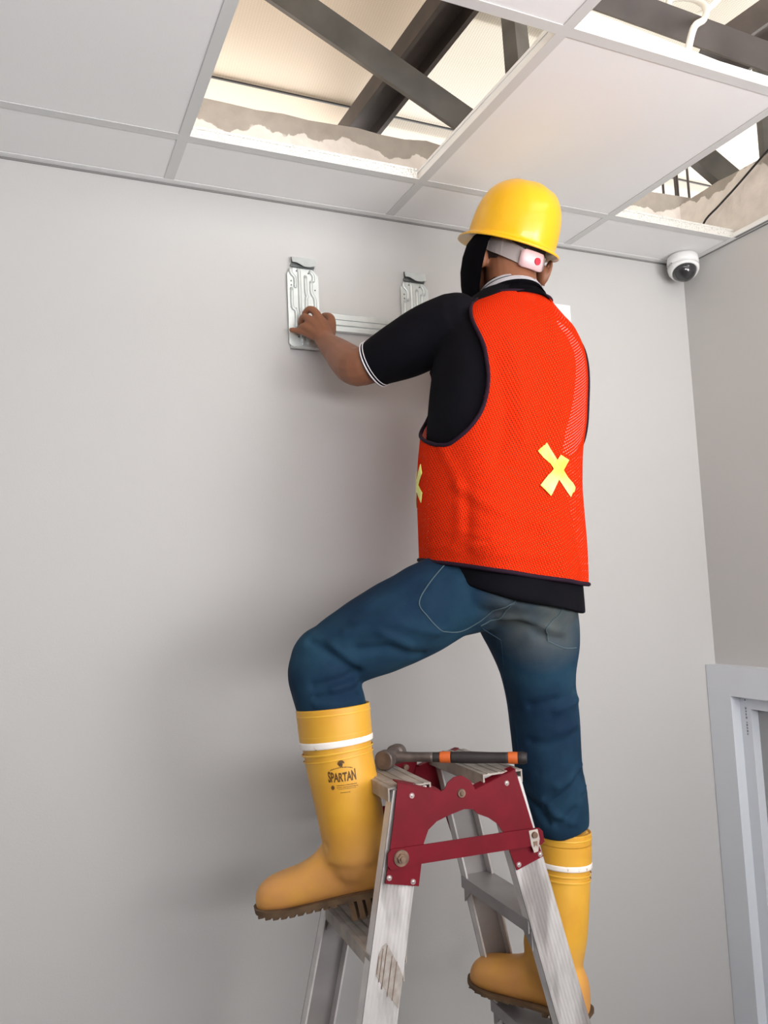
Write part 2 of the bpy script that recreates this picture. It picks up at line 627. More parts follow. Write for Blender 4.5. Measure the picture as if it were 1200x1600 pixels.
def ball(bm, c, r, seg=20):
    r = (r, r, r) if isinstance(r, (int, float)) else r
    res = bmesh.ops.create_uvsphere(bm, u_segments=seg, v_segments=seg // 2, radius=1)
    for v in res['verts']:
        v.co = V((v.co.x * r[0] + c[0], v.co.y * r[1] + c[1], v.co.z * r[2] + c[2]))


def limb(bm, pts, rads, n=14):
    tube(bm, pts, rads, n=n, k=4)
    for p, r in zip(pts, rads):
        ball(bm, p, r * 0.98, 14)


def remesh(bm, voxel, smooth=4, factor=0.5):
    bmesh.ops.recalc_face_normals(bm, faces=bm.faces)
    me = bpy.data.meshes.new('tmp')
    bm.to_mesh(me)
    bm.free()
    o = bpy.data.objects.new('tmp', me)
    COL.objects.link(o)
    m = o.modifiers.new('r', 'REMESH')
    m.mode = 'VOXEL'
    m.voxel_size = voxel
    m.use_smooth_shade = True
    s = o.modifiers.new('s', 'SMOOTH')
    s.factor = factor
    s.iterations = smooth
    dg = bpy.context.evaluated_depsgraph_get()
    out = bpy.data.meshes.new_from_object(o.evaluated_get(dg))
    bpy.data.objects.remove(o)
    bpy.data.meshes.remove(me)
    return out


def coords(me):
    a = np.empty(len(me.vertices) * 3)
    me.vertices.foreach_get('co', a)
    return a.reshape(-1, 3)


def normals(me):
    a = np.empty(len(me.vertices) * 3)
    me.vertices.foreach_get('normal', a)
    return a.reshape(-1, 3)


def setco(me, a):
    me.vertices.foreach_set('co', a.ravel())
    me.update()


def polydist(P, line):
    best = np.full(len(P), 9.0)
    for a, b in zip(line, line[1:]):
        a, b = np.array(a, float), np.array(b, float)
        d = b - a
        t = np.clip(((P - a) @ d) / max(d @ d, 1e-12), 0, 1)
        best = np.minimum(best, np.linalg.norm(P - (a + t[:, None] * d), axis=1))
    return best


def folds(me, strokes):
    """raise (amp>0) or sink creases of cloth along polylines: (points, width, amp)"""
    co, nr = coords(me), normals(me)
    dd = np.zeros(len(co))
    for pts, w, amp in strokes:
        d = polydist(co, pts)
        dd += amp * np.exp(-(d / w) ** 2)
    setco(me, co + nr * dd[:, None])


def rumple(me, amp, scale, stretch=(1, 1, 1)):
    co, nr = coords(me), normals(me)
    d = np.array([noise.noise(V((c[0] * scale * stretch[0], c[1] * scale * stretch[1], c[2] * scale * stretch[2]))) for c in co])
    setco(me, co + nr * (d * amp)[:, None])


def bvh_of(*objs):
    vs, fs = [], []
    for o in objs:
        me = o.data if hasattr(o, 'data') else o
        k = len(vs)
        vs += [v.co.copy() for v in me.vertices]
        fs += [[i + k for i in p.vertices] for p in me.polygons]
    return BVHTree.FromPolygons(vs, fs)


def drape(bm_or_me, bvh, off):
    """lay the flat geometry of a print or patch on the nearest surface"""
    for v in bm_or_me.verts:
        loc, nr, i, d = bvh.find_nearest(v.co)
        v.co = loc + nr * (off + v.co.w if hasattr(v.co, 'w') else off)


def patch(name, quad, bvh, mt, parent, off=0.0015, nx=10, ny=10, thick=0.0012):
    """a thin piece of cloth/tape laid over a surface: quad = 4 corner points, draped"""
    bm = bmesh.new()
    q = [V(p) for p in quad]
    top, bot = [], []
    for j in range(ny + 1):
        rt, rb = [], []
        for i in range(nx + 1):
            s, t = i / nx, j / ny
            p = q[0] * (1 - s) * (1 - t) + q[1] * s * (1 - t) + q[2] * s * t + q[3] * (1 - s) * t
            loc, nr, _, _ = bvh.find_nearest(p)
            rt.append(bm.verts.new(loc + nr * (off + thick)))
            rb.append(bm.verts.new(loc + nr * (off - 0.0003)))
        top.append(rt)
        bot.append(rb)
    for j in range(ny):
        for i in range(nx):
            bm.faces.new((top[j][i], top[j][i + 1], top[j + 1][i + 1], top[j + 1][i]))
            bm.faces.new((bot[j][i], bot[j + 1][i], bot[j + 1][i + 1], bot[j][i + 1]))
    for i in range(nx):
        bm.faces.new((top[0][i], bot[0][i], bot[0][i + 1], top[0][i + 1]))
        bm.faces.new((top[ny][i + 1], bot[ny][i + 1], bot[ny][i], top[ny][i]))
    for j in range(ny):
        bm.faces.new((top[j + 1][0], bot[j + 1][0], bot[j][0], top[j][0]))
        bm.faces.new((top[j][nx], bot[j][nx], bot[j + 1][nx], top[j + 1][nx]))
    return obj(name, bm, mt, parent, True)


def seam(bm, pts, bvh, r, k=6, off=0.0):
    """a cord or a stitched line following a surface"""
    P = []
    for p in cat(pts, k):
        loc, nr, _, _ = bvh.find_nearest(V(p[:3]))
        P.append(loc + nr * off)
    tube(bm, P, r, n=8, k=1)


# ================================================================== THE ROOM
H = CH + 1.032           # suspended ceiling
XR = 2.0269              # right wall
XL, YB = -2.6, -3.3      # left and rear walls
YW = -0.2149             # first grid line from the wall
YC = -0.8149
GX = [0.3395, 0.9395, 1.5395]
WT = CH + 1.278          # top of the brickwork above the ceiling

bm = bmesh.new()
box(bm, (XL - .2, -0.0, 0), (XR + .2, 0.2, H + 0.001))
struct(obj('wall_back', bm, M_wall))
bm = bmesh.new()
# ragged upper edge of the masonry above the suspended ceiling
top = []
nseg = 70
for i in range(nseg + 1):
    x = XL - .2 + (XR + .4 - XL) * i / nseg
    top.append((x, WT + 0.012 * noise.noise(V((x * 5, 0, 1))) + 0.008 * noise.noise(V((x * 17, 3, 1)))))
prism(bm, [(XL - .2, -0.0, H + 0.001)] + [(x, 0.0, z) for x, z in top] + [(XR + .2, -0.0, H + 0.001)], (0, 0.2, 0))
struct(obj('wall_back_upper', bm, M_plaster))
# right wall with the window opening
bm = bmesh.new()
WY0, WY1, WZ0, WZ1 = -1.15, -0.04, 0.25, CH - 0.31
box(bm, (XR, WY1, 0), (XR + .2, 0.0, H + .001))
box(bm, (XR, WY0, WZ1), (XR + .2, WY1, H + .001))
box(bm, (XR, WY0, 0), (XR + .2, WY1, WZ0))
box(bm, (XR, YB, 0), (XR + .2, WY0, H + .001))
struct(obj('wall_right', bm, M_wall_r))
bm = bmesh.new()
top = []
for i in range(61):
    y = YB + (0 - YB) * i / 60
    top.append((y, WT - 0.03 + 0.014 * noise.noise(V((y * 5, 7, 1))) + 0.01 * noise.noise(V((y * 19, 3, 1)))))
prism(bm, [(XR + 0.01, YB, H + .001)] + [(XR + 0.01, y, z) for y, z in top] + [(XR + 0.01, 0, H + .001)], (0.2, 0, 0))
struct(obj('wall_right_upper', bm, M_plaster))
bm = bmesh.new()
box(bm, (XL - .2, YB, 0), (XL, 0.0, WT))
struct(obj('wall_left', bm, M_wall))
bm = bmesh.new()
box(bm, (XL - .2, YB - .2, 0), (XR + .2, YB, WT))
struct(obj('wall_rear', bm, M_wall))
bm = bmesh.new()
box(bm, (XL - .2, YB - .2, -.1), (XR + .2, 0.2, 0))
struct(obj('floor', bm, M_floor))

# the part of the ceiling the photograph does not show: plain
bm = bmesh.new()
box(bm, (XL, YB, H), (-0.26, 0, H + .012))
box(bm, (-0.26, YB, H), (XR, -2.015, H + .012))
box(bm, (-0.26, -2.015, H), (0.3395, -0.8149, H + .012))
box(bm, (0.9395, -2.015, H), (XR, -1.415, H + .012))
box(bm, (0.3395, -2.015, H), (0.9395, -1.415, H + .012))
struct(obj('ceiling', bm, M_tile))

# grid of inverted tees
bm = bmesh.new()
tw = 0.012


def tee_y(x, y0, y1):
    box(bm, (x - tw, y0, H - 0.001), (x + tw, y1, H + 0.0005), 0)
    box(bm, (x - 0.0012, y0, H + 0.0005), (x + 0.0012, y1, H + 0.030), 1)
    box(bm, (x - 0.003, y0, H + 0.030), (x + 0.003, y1, H + 0.037), 1)


def tee_x(y, x0, x1):
    box(bm, (x0, y - tw, H - 0.001), (x1, y + tw, H + 0.0005), 0)
    k = 2 if y == YW else 1
    box(bm, (x0, y - 0.0012, H + 0.0005), (x1, y + 0.0012, H + 0.026), k)
    box(bm, (x0, y - 0.003, H + 0.026), (x1, y + 0.003, H + 0.032), k)


for x in GX:
    tee_y(x, -2.015, -0.001)
for y in (YW, YC):
    xs = [-0.26] + GX + [XR - 0.001]
    for a, b in zip(xs, xs[1:]):
        tee_x(y, a + (0 if a < 0 else tw), b - (0 if b > 2 else tw))
tee_x(-1.415, 0.35, XR - 0.001)
struct(obj('ceiling_grid', bm, [M_tee, M_white, M_emboss]))
bm = bmesh.new()
box(bm, (XL, -0.022, H - 0.0012), (XR - .0, -0.0005, H))
box(bm, (XL, -0.0025, H), (XR, -0.0005, H + .02))
struct(obj('trim_1', bm, M_white))
bm = bmesh.new()
box(bm, (XR - 0.022, YB, H - 0.0012), (XR - 0.0005, -0.022, H))
box(bm, (XR - 0.0025, YB, H), (XR - .0005, -0.022, H + .022))
struct(obj('trim_2', bm, M_white))


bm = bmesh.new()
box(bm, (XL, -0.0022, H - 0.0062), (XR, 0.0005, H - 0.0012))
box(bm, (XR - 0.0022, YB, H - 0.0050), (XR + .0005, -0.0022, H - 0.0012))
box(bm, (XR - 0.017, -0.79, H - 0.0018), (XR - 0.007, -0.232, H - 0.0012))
struct(obj('trim_shadow_line', bm, M_gap_shade))  # dark strips painting the shadow line under the ceiling edge, plus the angle's slot
# loose panel propped up against the grid in the top right gap
bm = bmesh.new()
x0_, x1_ = GX[1] + .014, GX[2] + .02
vs_ = [bm.verts.new(p) for p in ((x0_, YC + .002, H + .0105), (x1_, YC + .002, H + .0105), (x1_, YC + .004, H + .024), (x0_, YC + .006, H + .066),
                                 (x0_, YC + .30, H + .030), (x1_, YC + .30, H + .022), (x1_, YC + .30, H + .034), (x0_, YC + .30, H + .042))]
for f_ in ((0, 1, 2, 3), (4, 7, 6, 5), (0, 4, 5, 1), (3, 2, 6, 7), (0, 3, 7, 4), (1, 5, 6, 2)):
    bm.faces.new([vs_[i] for i in f_])
tag(obj('loose_board', bm, M_white), 'loose white panel propped up at the edge of the top right ceiling gap', 'board')['kind'] = 'thing'


def tile(x0, x1, y0, y1, label, dz=0.0):
    b = bmesh.new()
    g = 0.004
    z0 = H + 0.0008
    box(b, (x0 + g, y0 + g, z0), (x1 - g, y1 - g, z0 + 0.009))
    bevel(b, 0.001, 1)
    o = obj('ceiling_tile', b, M_tile)
    tag(o, label, 'ceiling tile', 'white gypsum tiles of the suspended ceiling')
    o['kind'] = 'thing'
    return o


G = 'white gypsum tiles'
tile(-0.26, GX[0], YW, -0.003, 'narrow white ceiling tile against the wall, the leftmost of the row')
tile(GX[0], GX[1], YW, -0.003, 'narrow white ceiling tile between the wall and the large open gap')
tile(GX[1], GX[2], YW, -0.003, 'narrow white ceiling tile above the yellow helmet')
tile(GX[2], XR - .003, YW, -0.003, 'narrow white ceiling tile in the corner above the dome camera')
tile(-0.26, GX[0], YC, YW, 'full white ceiling tile left of the open gap, at the top left')
tile(GX[1], GX[2], YC, YW, 'full white ceiling tile between the two open gaps, right above the man')
tile(GX[0], GX[1], -1.415, YC, 'white ceiling tile cut off by the top edge, beyond the large gap')

# roof above the suspended ceiling: foil faced insulation in overlapping sheets


def roofz(y):
    return CH + 1.60 + (-y) * 0.30


ys = [0.9, 0.30, -0.10, -0.70, -1.30, -1.90, -2.6, -3.4, -4.9]
XS = 1.06            # assumed split: opaque sheets left, translucent ones added right to brighten that side
for nm_, xa_, xb_, mt_ in (('ceiling_roof_lining', XL - .6, XS, M_foil), ('ceiling_assumed_skylight', XS, XR + 1.2, M_assumed_sky)):
    bm = bmesh.new()
    for i in range(len(ys) - 1):
        ya, yb = ys[i], ys[i + 1]
        za, zb = roofz(ya), roofz(yb) - 0.006
        q = [V((xa_, ya + .0, za)), V((xb_, ya + .0, za)), V((xb_, yb - .04, zb + .012)), V((xa_, yb - .04, zb + .012))]
        prism(bm, q, (0, 0, 0.002))
    struct(obj(nm_, bm, mt_))
bm = bmesh.new()
for yb in ys[1:-1]:
    box(bm, (XL - .6, yb - .0475, roofz(yb) + .001), (XR + 1.2, yb - .0415, roofz(yb) + .006))
struct(obj('trim_4', bm, M_black))


def steel(name, label, a, b, w, h, mt, side=(0, 0, 1), channel=True):
    """a cold-formed C section from a to b, web width w, lips h"""
    bmm = bmesh.new()
    a, b = V(a), V(b)
    t = (b - a).normalized()
    u = V(side) - t * V(side).dot(t)
    u.normalize()
    s = t.cross(u)
    th = 0.003

    def bar(c0, c1):
        s0, u0 = c0
        s1, u1 = c1
        prism(bmm, [a + s * s0 + u * u0, a + s * s1 + u * u0, a + s * s1 + u * u1, a + s * s0 + u * u1], b - a)
    if channel:
        bar((-w / 2, 0), (w / 2, th))
        bar((-w / 2, th), (-w / 2 + th, h))
        bar((w / 2 - th, th), (w / 2, h))
        bar((-w / 2 + th, h - th), (-w / 2 + .014, h))
        bar((w / 2 - .014, h - th), (w / 2 - th, h))
    else:
        bar((-w / 2, 0), (w / 2, h))
    o = obj(name, bmm, mt)
    return tag(o, label, 'roof beam')

def ext(a, b, ka, kb):
    a, b = V(a), V(b)
    return a - (b - a) * ka, b + (b - a) * kb


_a, _b = ext((0.943, 0.226, 3.07), (0.99, -0.33, 3.12), 0.2, 2.2)
steel('rafter', 'broad dark steel rafter with open underside seen in the large ceiling gap', _a, _b, 0.105, 0.055, M_steel_dark2, (0, 0, -1))
_a, _b = ext((0.576, -0.282, 3.03), (1.011, -0.267, 2.85), 0.35, 0.28)
steel('brace', 'long grey diagonal steel brace crossing the large ceiling gap', _a, _b, 0.058, 0.045, M_steel_dark, (0, -0.6, -0.4), False)
_a, _b = ext((1.240, -0.205, 3.27), (1.136, -0.360, 2.93), -0.1, 0.35)
steel('post', 'short dark upright steel web at the right end of the large gap', _a, _b, 0.062, 0.04, M_steel_dark, (0.3, -0.9, 0), False)
_a, _b = ext((1.187, -0.636, 2.95), (1.634, -0.698, 2.87), 0.25, 0.5)
steel('chord', 'dark steel truss chord along the edge of the top right gap', _a, _b, 0.055, 0.05, M_steel_dark2, (0, -0.7, -0.6), False)
_a, _b = ext((1.769, -0.415, 3.10), (1.995, -0.465, 3.27), 0.25, 0.15)
steel('rafter', 'heavy dark brown steel beam in the upper right corner gap', _a, _b, 0.17, 0.07, M_steel_dark2, (0, -.3, -1))
_a, _b = ext((2.103, -0.037, 3.05), (2.153, -0.078, 2.97), 1.3, 0.6)
steel('brace', 'grey diagonal steel brace seen in the gap above the dome camera', _a, _b, 0.075, 0.04, M_steel_dark, (-0.4, -0.9, 0), False)
_a, _b = ext((2.128, -0.286, 3.05), (2.201, -0.224, 2.97), .6, 1.0)
steel('post', 'dark steel post at the right edge above the right wall', (2.14, -0.27, 2.75), (2.11, -0.30, 3.28), 0.05, 0.05, M_steel_dark, (-0.5, -0.8, 0), False)
_a, _b = ext((0.2, 0.10, 3.19), (2.3, 0.10, 3.19), 0, 0)
# thin bars standing on the masonry
for k_, (x_, z_) in enumerate(((2.070, 3.03), (2.128, 3.10), (2.138, 3.10), (2.190, 3.16))):
    b = bmesh.new()
    cyl(b, (x_, .10, 2.90), (x_, .10, z_ + .1), .0045, n=8)
    o = obj('steel_bar', b, M_steel_dark2)
    tag(o, ('thin dark bar on the masonry, leftmost of the four above the corner', 'thin dark bar on the masonry, left one of the close middle pair',
            'thin dark bar on the masonry, right one of the close middle pair', 'thin dark bar on the masonry, rightmost of the four above the corner')[k_], 'bar', 'thin bars standing on the masonry above the corner')
b = bmesh.new()
pts = [(2.02, -0.095, 2.70), (2.018, -0.111, 2.779), (2.016, -0.18, 2.808), (2.014, -0.246, 2.832), (2.010, -0.31, 2.856), (2.008, -0.369, 2.88), (2.006, -0.6, 2.98)]
tube(b, pts, 0.0035, n=10)
tag(obj('cable', b, M_black, None, True), 'black cable hanging across the plaster in the gap above the dome camera', 'cable')
b = bmesh.new()
tube(b, [(1.253, -0.810, 2.718), (1.30, -0.79, 2.80), (1.414, -0.717, 2.90), (1.48, -0.665, 2.985), (1.475, -0.63, 3.03), (1.43, -0.61, 3.03), (1.42, -0.62, 2.99), (1.47, -0.64, 2.975), (1.52, -0.655, 3.01), (1.56, -0.66, 3.06)], 0.0075, n=12)
tag(obj('cable_loop', b, M_foamcable, None, True), 'coiled white cable hanging in the top right ceiling gap', 'cable')


# ------------------------------------------------------------------ window frame in the right wall
wf = empty('window_1', (XR, (WY0 + WY1) / 2, WZ0))
struct(wf)
FX = XR - 0.044
fz1 = CH - 0.281
fy1 = 0.0
bm = bmesh.new()
fw = 0.085
yo, yi = -0.002, -0.002 - fw
zt, zi = fz1, fz1 - 0.098
yb0 = WY0 - 0.04


def frame_ring(bmm, y0, y1, z0, z1, w, xa, xb):
    # mitred rectangular frame in the y-z plane
    o = [(y0, z0), (y1, z0), (y1, z1), (y0, z1)]
    i = [(y0 + w, z0 + w), (y1 - w, z0 + w), (y1 - w, z1 - w), (y0 + w, z1 - w)]
    for k in range(4):
        k2 = (k + 1) % 4
        prism(bmm, [(xa, *o[k]), (xa, *o[k2]), (xa, *i[k2]), (xa, *i[k])], (xb - xa, 0, 0))


frame_ring(bm, yb0, yo, WZ0 - .05, zt, 0.09, FX, XR + 0.03)
bevel(bm, 0.002, 1)
struct(obj('window_frame', bm, M_upvc, wf))
bm = bmesh.new()
frame_ring(bm, yb0 + .0905, yo - .0905, WZ0 + .0405, zt - .0905, 0.038, XR - 0.008, XR + 0.045)
bevel(bm, 0.0015, 1)
gb = struct(obj('glazing_bead', bm, M_upvc, wf))
bm = bmesh.new()
box(bm, (XR + 0.022, yb0 + .11, WZ0 + .06), (XR + 0.028, yo - .11, zt - .11))
struct(obj('window_pane', bm, M_glazing, wf))
bm = bmesh.new()
zz = zt - 0.10
random.seed(9)
while zz > zt - 0.21:
    L = random.choice((0.003, 0.005, 0.007))
    if random.random() > 0.2:
        yy = yo - .0905 - 0.020
        box(bm, (XR - 0.0088, yy - random.choice((.003, .002)), zz - L), (XR - 0.0081, yy + .002, zz))
    zz -= L + 0.003
struct(obj('window_print', bm, M_grey_ink, gb))

# ------------------------------------------------------------------ dome camera
c0 = V((1.955, -0.072, H - 0.0015))
dc = empty('dome_camera', c0)
tag(dc, 'white dome security camera with smoked bubble in the ceiling corner', 'security camera')
bm = bmesh.new()
ax = V((-0.28, -0.42, -1)).normalized()
prof = [(0.0, 0.040), (0.006, 0.0465), (0.018, 0.0485), (0.03, 0.049)]
secs = [(c0 - V((0, 0, z)), V((1, 0, 0)), V((0, 1, 0)), r, r) for z, r in prof]
c1 = c0 - V((0, 0, 0.03))
for k, (d, r) in enumerate([(0.010, 0.049), (0.024, 0.0475), (0.034, 0.043), (0.036, 0.038), (0.030, 0.035)]):
    axk = V((0, 0, -1)).lerp(ax, min(1, (k + 1) / 3)).normalized()
    s = V((1, 0, 0)) - axk * axk.x
    s.normalize()
    secs.append((c1 + axk * d, s, axk.cross(s), r, r))
loft(bm, secs, 40)
obj('housing', bm, M_white, dc, True)
bm = bmesh.new()
ball(bm, (0, 0, 0), 0.0375, 32)
for v in bm.verts:
    v.co += c1 + ax * 0.026
obj('smoked_bubble', bm, M_glassdome, dc, True)

# white box on the wall behind the man's right shoulder
bm = bmesh.new()
box(bm, (1.425, -0.018, CH + 0.755), (1.537, 0, CH + 0.838))
bevel(bm, 0.004, 2)
sk = obj('socket_box', bm, M_white)
tag(sk, 'white plastic socket box on the wall behind the right shoulder', 'socket')
bm = bmesh.new()
box(bm, (1.436, -0.0205, CH + 0.765), (1.526, -0.0175, CH + 0.828))
bevel(bm, 0.001, 1)
obj('cover', bm, M_white, sk)

# ------------------------------------------------------------------ air conditioner mounting bracket
br = empty('mounting_bracket', (0.85, 0, CH + 0.63))
tag(br, 'galvanised steel mounting bracket of two ribbed plates and a rail on the wall', 'bracket')


def br_plate(x0):
    b = bmesh.new()
    w, z0, z1 = 0.086, CH + 0.640, CH + 0.850
    zm = 0.012
    pts = [(x0 + .006, z0), (x0 + w - .006, z0), (x0 + w, z0 + .006), (x0 + w, z1 - .016), (x0 + w - .016, z1), (x0 + .016, z1), (x0, z1 - .016), (x0, z0 + .006)]
    prism(b, [(x, -0.006, z) for x, z in pts], (0, -0.0022, 0))
    p = obj('plate', b, M_galv, br)
    # ribs pressed into the plate
    yr = -0.0085
    X = lambda f: x0 + f * w
    Z = lambda f: z1 - f * (z1 - z0)
    ribs = [
        [(X(.12), Z(.02)), (X(.12), Z(.07)), (X(.24), Z(.13)), (X(.24), Z(.24))],
        [(X(.13), Z(.27)), (X(.13), Z(.50)), (X(.24), Z(.56)), (X(.24), Z(.78))],
        [(X(.36), Z(.02)), (X(.38), Z(.08)), (X(.38), Z(.50)), (X(.40), Z(.60)), (X(.41), Z(.97))],
        [(X(.58), Z(.10)), (X(.58), Z(.30)), (X(.62), Z(.36)), (X(.58), Z(.42)), (X(.59), Z(.95))],
        [(X(.74), Z(.03)), (X(.83), Z(.08)), (X(.83), Z(.14))],
        [(X(.76), Z(.16)), (X(.76), Z(.30)), (X(.86), Z(.38)), (X(.86), Z(.55)), (X(.80), Z(.62)), (X(.80), Z(.92))],
    ]
    for r in ribs:
        rb = bmesh.new()
        P = [V((x, yr, z)) for x, z in r]
        tube(rb, P, 0.0048, n=12, k=4)
        ball(rb, P[0], 0.0048, 10)
        ball(rb, P[-1], 0.0048, 10)
        obj('pressed_rib', rb, M_galv, p, True)
    for fx, fz in ((.30, .035), (.68, .05), (.12, .17), (.12, .225), (.60, .34), (.25, .52), (.88, .26), (.7, .6), (.3, .88)):
        hb = bmesh.new()
        cyl(hb, (X(fx), -0.0078, Z(fz)), (X(fx), -0.0088, Z(fz)), 0.0022, n=10)
        obj('screw_hole', hb, M_galv_dk, p)
    # upper hook: lip bent away from the wall with a wavy lower edge
    tb = bmesh.new()
    n = 16
    A, B, C_, D = [], [], [], []
    for i in range(n + 1):
        f = i / n
        x = x0 + 0.012 + f * (w - 0.022)
        wv = 0.5 - 0.5 * math.cos(min(1, max(0, (f - .12) / .45)) * PI)
        wv -= 0.35 * (0.5 - 0.5 * math.cos(min(1, max(0, (f - .72) / .25)) * PI))
        zl = z1 + 0.012 - 0.009 * wv
        A.append(tb.verts.new((x, -0.004, z1 + 0.031)))
        B.append(tb.verts.new((x, -0.014, z1 + 0.028)))
        C_.append(tb.verts.new((x, -0.020, zl)))
        D.append(tb.verts.new((x, -0.0178, zl)))
    E_ = [tb.verts.new(v.co + V((0, 0.0022, -0.0022))) for v in B]
    for i in range(n):
        for L1, L2 in ((A, B), (B, C_), (C_, D), (D, E_)):
            tb.faces.new((L1[i], L1[i + 1], L2[i + 1], L2[i]))
    obj('hook', tb, M_galv, p)
    tb = bmesh.new()
    box(tb, (x0 + .014, -0.006, z1 - .002), (x0 + w - .012, -0.004, z1 + .03))
    box(tb, (x0 + .010, -0.0065, z1 + .004), (x0 + w - .010, -0.0085, z1 + .010))
    obj('hook_neck', tb, M_galv_dk, p)
    tb = bmesh.new()
    prism(tb, [(x0 + .004, -0.006, z0), (x0 + .006, -0.020, z0 - .004), (x0 + .006, -0.022, z0 - .008), (x0 + .006, -0.016, z0 - .010), (x0 + .004, -0.004, z0 - .006)], (w - .010, 0, 0))
    obj('lower_lip', tb, M_galv, p)
    return p


br_plate(0.640)
br_plate(0.968)
bm = bmesh.new()
zt0, zb0 = CH + 0.7385, CH + 0.6875
prof = [(0.0, zb0), (-0.010, zb0), (-0.012, zb0 + .002), (-0.012, zb0 + .012), (-0.0075, zb0 + .014), (-0.0075, zb0 + .017),
        (-0.012, zb0 + .019), (-0.012, zb0 + .030), (-0.0085, zb0 + .031), (-0.0085, zb0 + .033), (-0.012, zb0 + .034), (-0.012, zt0 - .003), (-0.009, zt0), (0.0, zt0)]
prism(bm, [(0.722, y - 0.001, z) for y, z in prof], (0.25, 0, 0))
obj('rail', bm, M_galv, br)

# ================================================================== THE LADDER
LX, LZ, LA, LW, LF, TL_, TR_, UR, UL, LB, HR = 0.73413, CH - 0.35085, 0.04134, 0.24936, 0.05386, 0.22517, 0.22847, 0.07605, 0.04965, 0.06593, 0.27542
LY = -0.48
_c, _s = math.cos(LA), math.sin(LA)


def lw(u, v, h):
    return V((LX + u * _c + v * _s, LY - u * _s + v * _c, LZ - h))


def vv(h, s):
    return s * (LW / 2 + LF * h)


ladder = empty('step_ladder', (LX, LY, 0))
tag(ladder, 'aluminium A-frame step ladder with maroon hinge plates under the man', 'ladder')
HB = LZ          # down to the floor


def rail_u(side, h):
    return (UR + h * TR_, UR + LB + h * TR_) if side > 0 else (-UL - LB - h * TL_, -UL - h * TL_)


def make_rail(side, s, h0):
    """U channel: grooved web outside, two smooth flanges pointing inwards"""
    b = bmesh.new()
    uvl = b.loops.layers.uv.new('UVMap')
    hs = [h0, HB - 0.03]
    fl = 0.026
    th = 0.003

    def slab(f0, f1, d0, d1, mi):
        P = []
        for h in hs:
            a, c = rail_u(side, h)
            for f, d in ((f0, d0), (f1, d0), (f1, d1), (f0, d1)):
                P.append(b.verts.new(lw(a + (c - a) * f, vv(h, s) - s * d, h)))
        for idx, (i0, i1) in enumerate(((0, 1), (1, 2), (2, 3), (3, 0))):
            f = b.faces.new((P[i0], P[i1], P[i1 + 4], P[i0 + 4]))
            f.material_index = mi if idx == 0 else (1 if mi == 0 else mi)
            if idx == 0:
                for lp, uv in zip(f.loops, ((0, 0), (1, 0), (1, 8), (0, 8))):
                    lp[uvl].uv = uv
        b.faces.new(P[:4][::-1])
        b.faces.new(P[4:])
    slab(0, 1, 0, th, 0)
    e = th / LB
    slab(0, e * 1.3, th, fl, 2)
    slab(1 - e * 1.3, 1, th, fl, 2)
    r = obj('rail', b, [M_alu, M_alu_in, M_alu_side], ladder)
    # rubber foot
    b = bmesh.new()
    a, c = rail_u(side, HB - 0.03)
    P = [lw(a - .004, vv(HB, s) + s * .004, HB - .05), lw(c + .004, vv(HB, s) + s * .004, HB - .05), lw(c + .004, vv(HB, s) - s * .034, HB - .05), lw(a - .004, vv(HB, s) - s * .034, HB - .05)]
    prism(b, P, (0, 0, -0.05 + 0.0))
    obj('rubber_foot', b, M_black, r)
    return r


rails = {}
for side in (-1, 1):
    for s in (-1, 1):
        rails[(side, s)] = make_rail(side, s, 0.008 if side < 0 else 0.016)


def make_tread(side, h, depth=0.07, top=False):
    b = bmesh.new()
    a, c = rail_u(side, h)
    m = (a + c) / 2
    d = depth / 2
    v0, v1 = vv(h, -1) + 0.0035, vv(h, 1) - 0.0035
    # channel tread: flat top with ribbed edge, lips down
    for (u0, u1, h0, h1) in ((m - d, m + d, 0, 0.003), (m - d, m - d + .003, .003, .024), (m + d - .003, m + d, .003, .024),
                             *(((m - d + .01, m - d + .014, -0.0012, 0), (m + d - .014, m + d - .01, -0.0012, 0), (m - .01, m - .006, -.0012, 0), (m + .006, m + .01, -.0012, 0)) if side < 0 or top else ())):
        P = [lw(u0, v0, h + h0), lw(u1, v0, h + h0), lw(u1, v0, h + h1), lw(u0, v0, h + h1)]
        prism(b, P, lw(0, v1, 0) - lw(0, v0, 0))
    t = obj('tread', b, M_alu_tread if side < 0 or top else M_alu_in, ladder)
    if not top:
        # triangular gussets under the ends
        for v, dv in ((v0, 1), (v1, -1)):
            for uu in (m - d + .006, m + d - .009):
                b = bmesh.new()
                prism(b, [lw(uu, v, h + .006), lw(uu, v + dv * .05, h + .010), lw(uu, v, h + .055)], lw(.003, 0, 0) - lw(0, 0, 0))
                obj('gusset', b, M_alu_tread if side < 0 else M_alu_in, t)
    return t


for side in (-1, 1):
    make_tread(side, 0.004, 0.085, True)
    k = 1
    while HR * k < HB - 0.12:
        make_tread(side, HR * k)
        k += 1

leftp = [(-0.1105, -0.004), (-0.0274, 0.0205), (-0.0179, 0.0165), (-0.0117, 0.0067), (0.0022, -0.0018), (0.0181, -0.0025), (0.0347, 0.008), (0.0428, 0.0228), (0.0427, 0.0377), (0.0400, 0.053), (0.0419, 0.0605), (0.017, 0.0571), (-0.0125, 0.0632), (-0.0391, 0.0706), (-0.0567, 0.0825), (-0.0672, 0.1031), (-0.0829, 0.1745), (-0.1455, 0.160), (-0.1245, 0.0672)]
rightp = [(0.0400, 0.0300), (0.1340, 0.0030), (0.1503, 0.0659), (0.1662, 0.1301), (0.178, 0.1656), (0.1188, 0.1814), (0.1093, 0.1525), (0.097, 0.1106), (0.085, 0.0928), (0.0685, 0.0802), (0.0465, 0.0702), (0.0342, 0.0583), (0.036, 0.042)]


def arc(pts, k=3):
    return pts


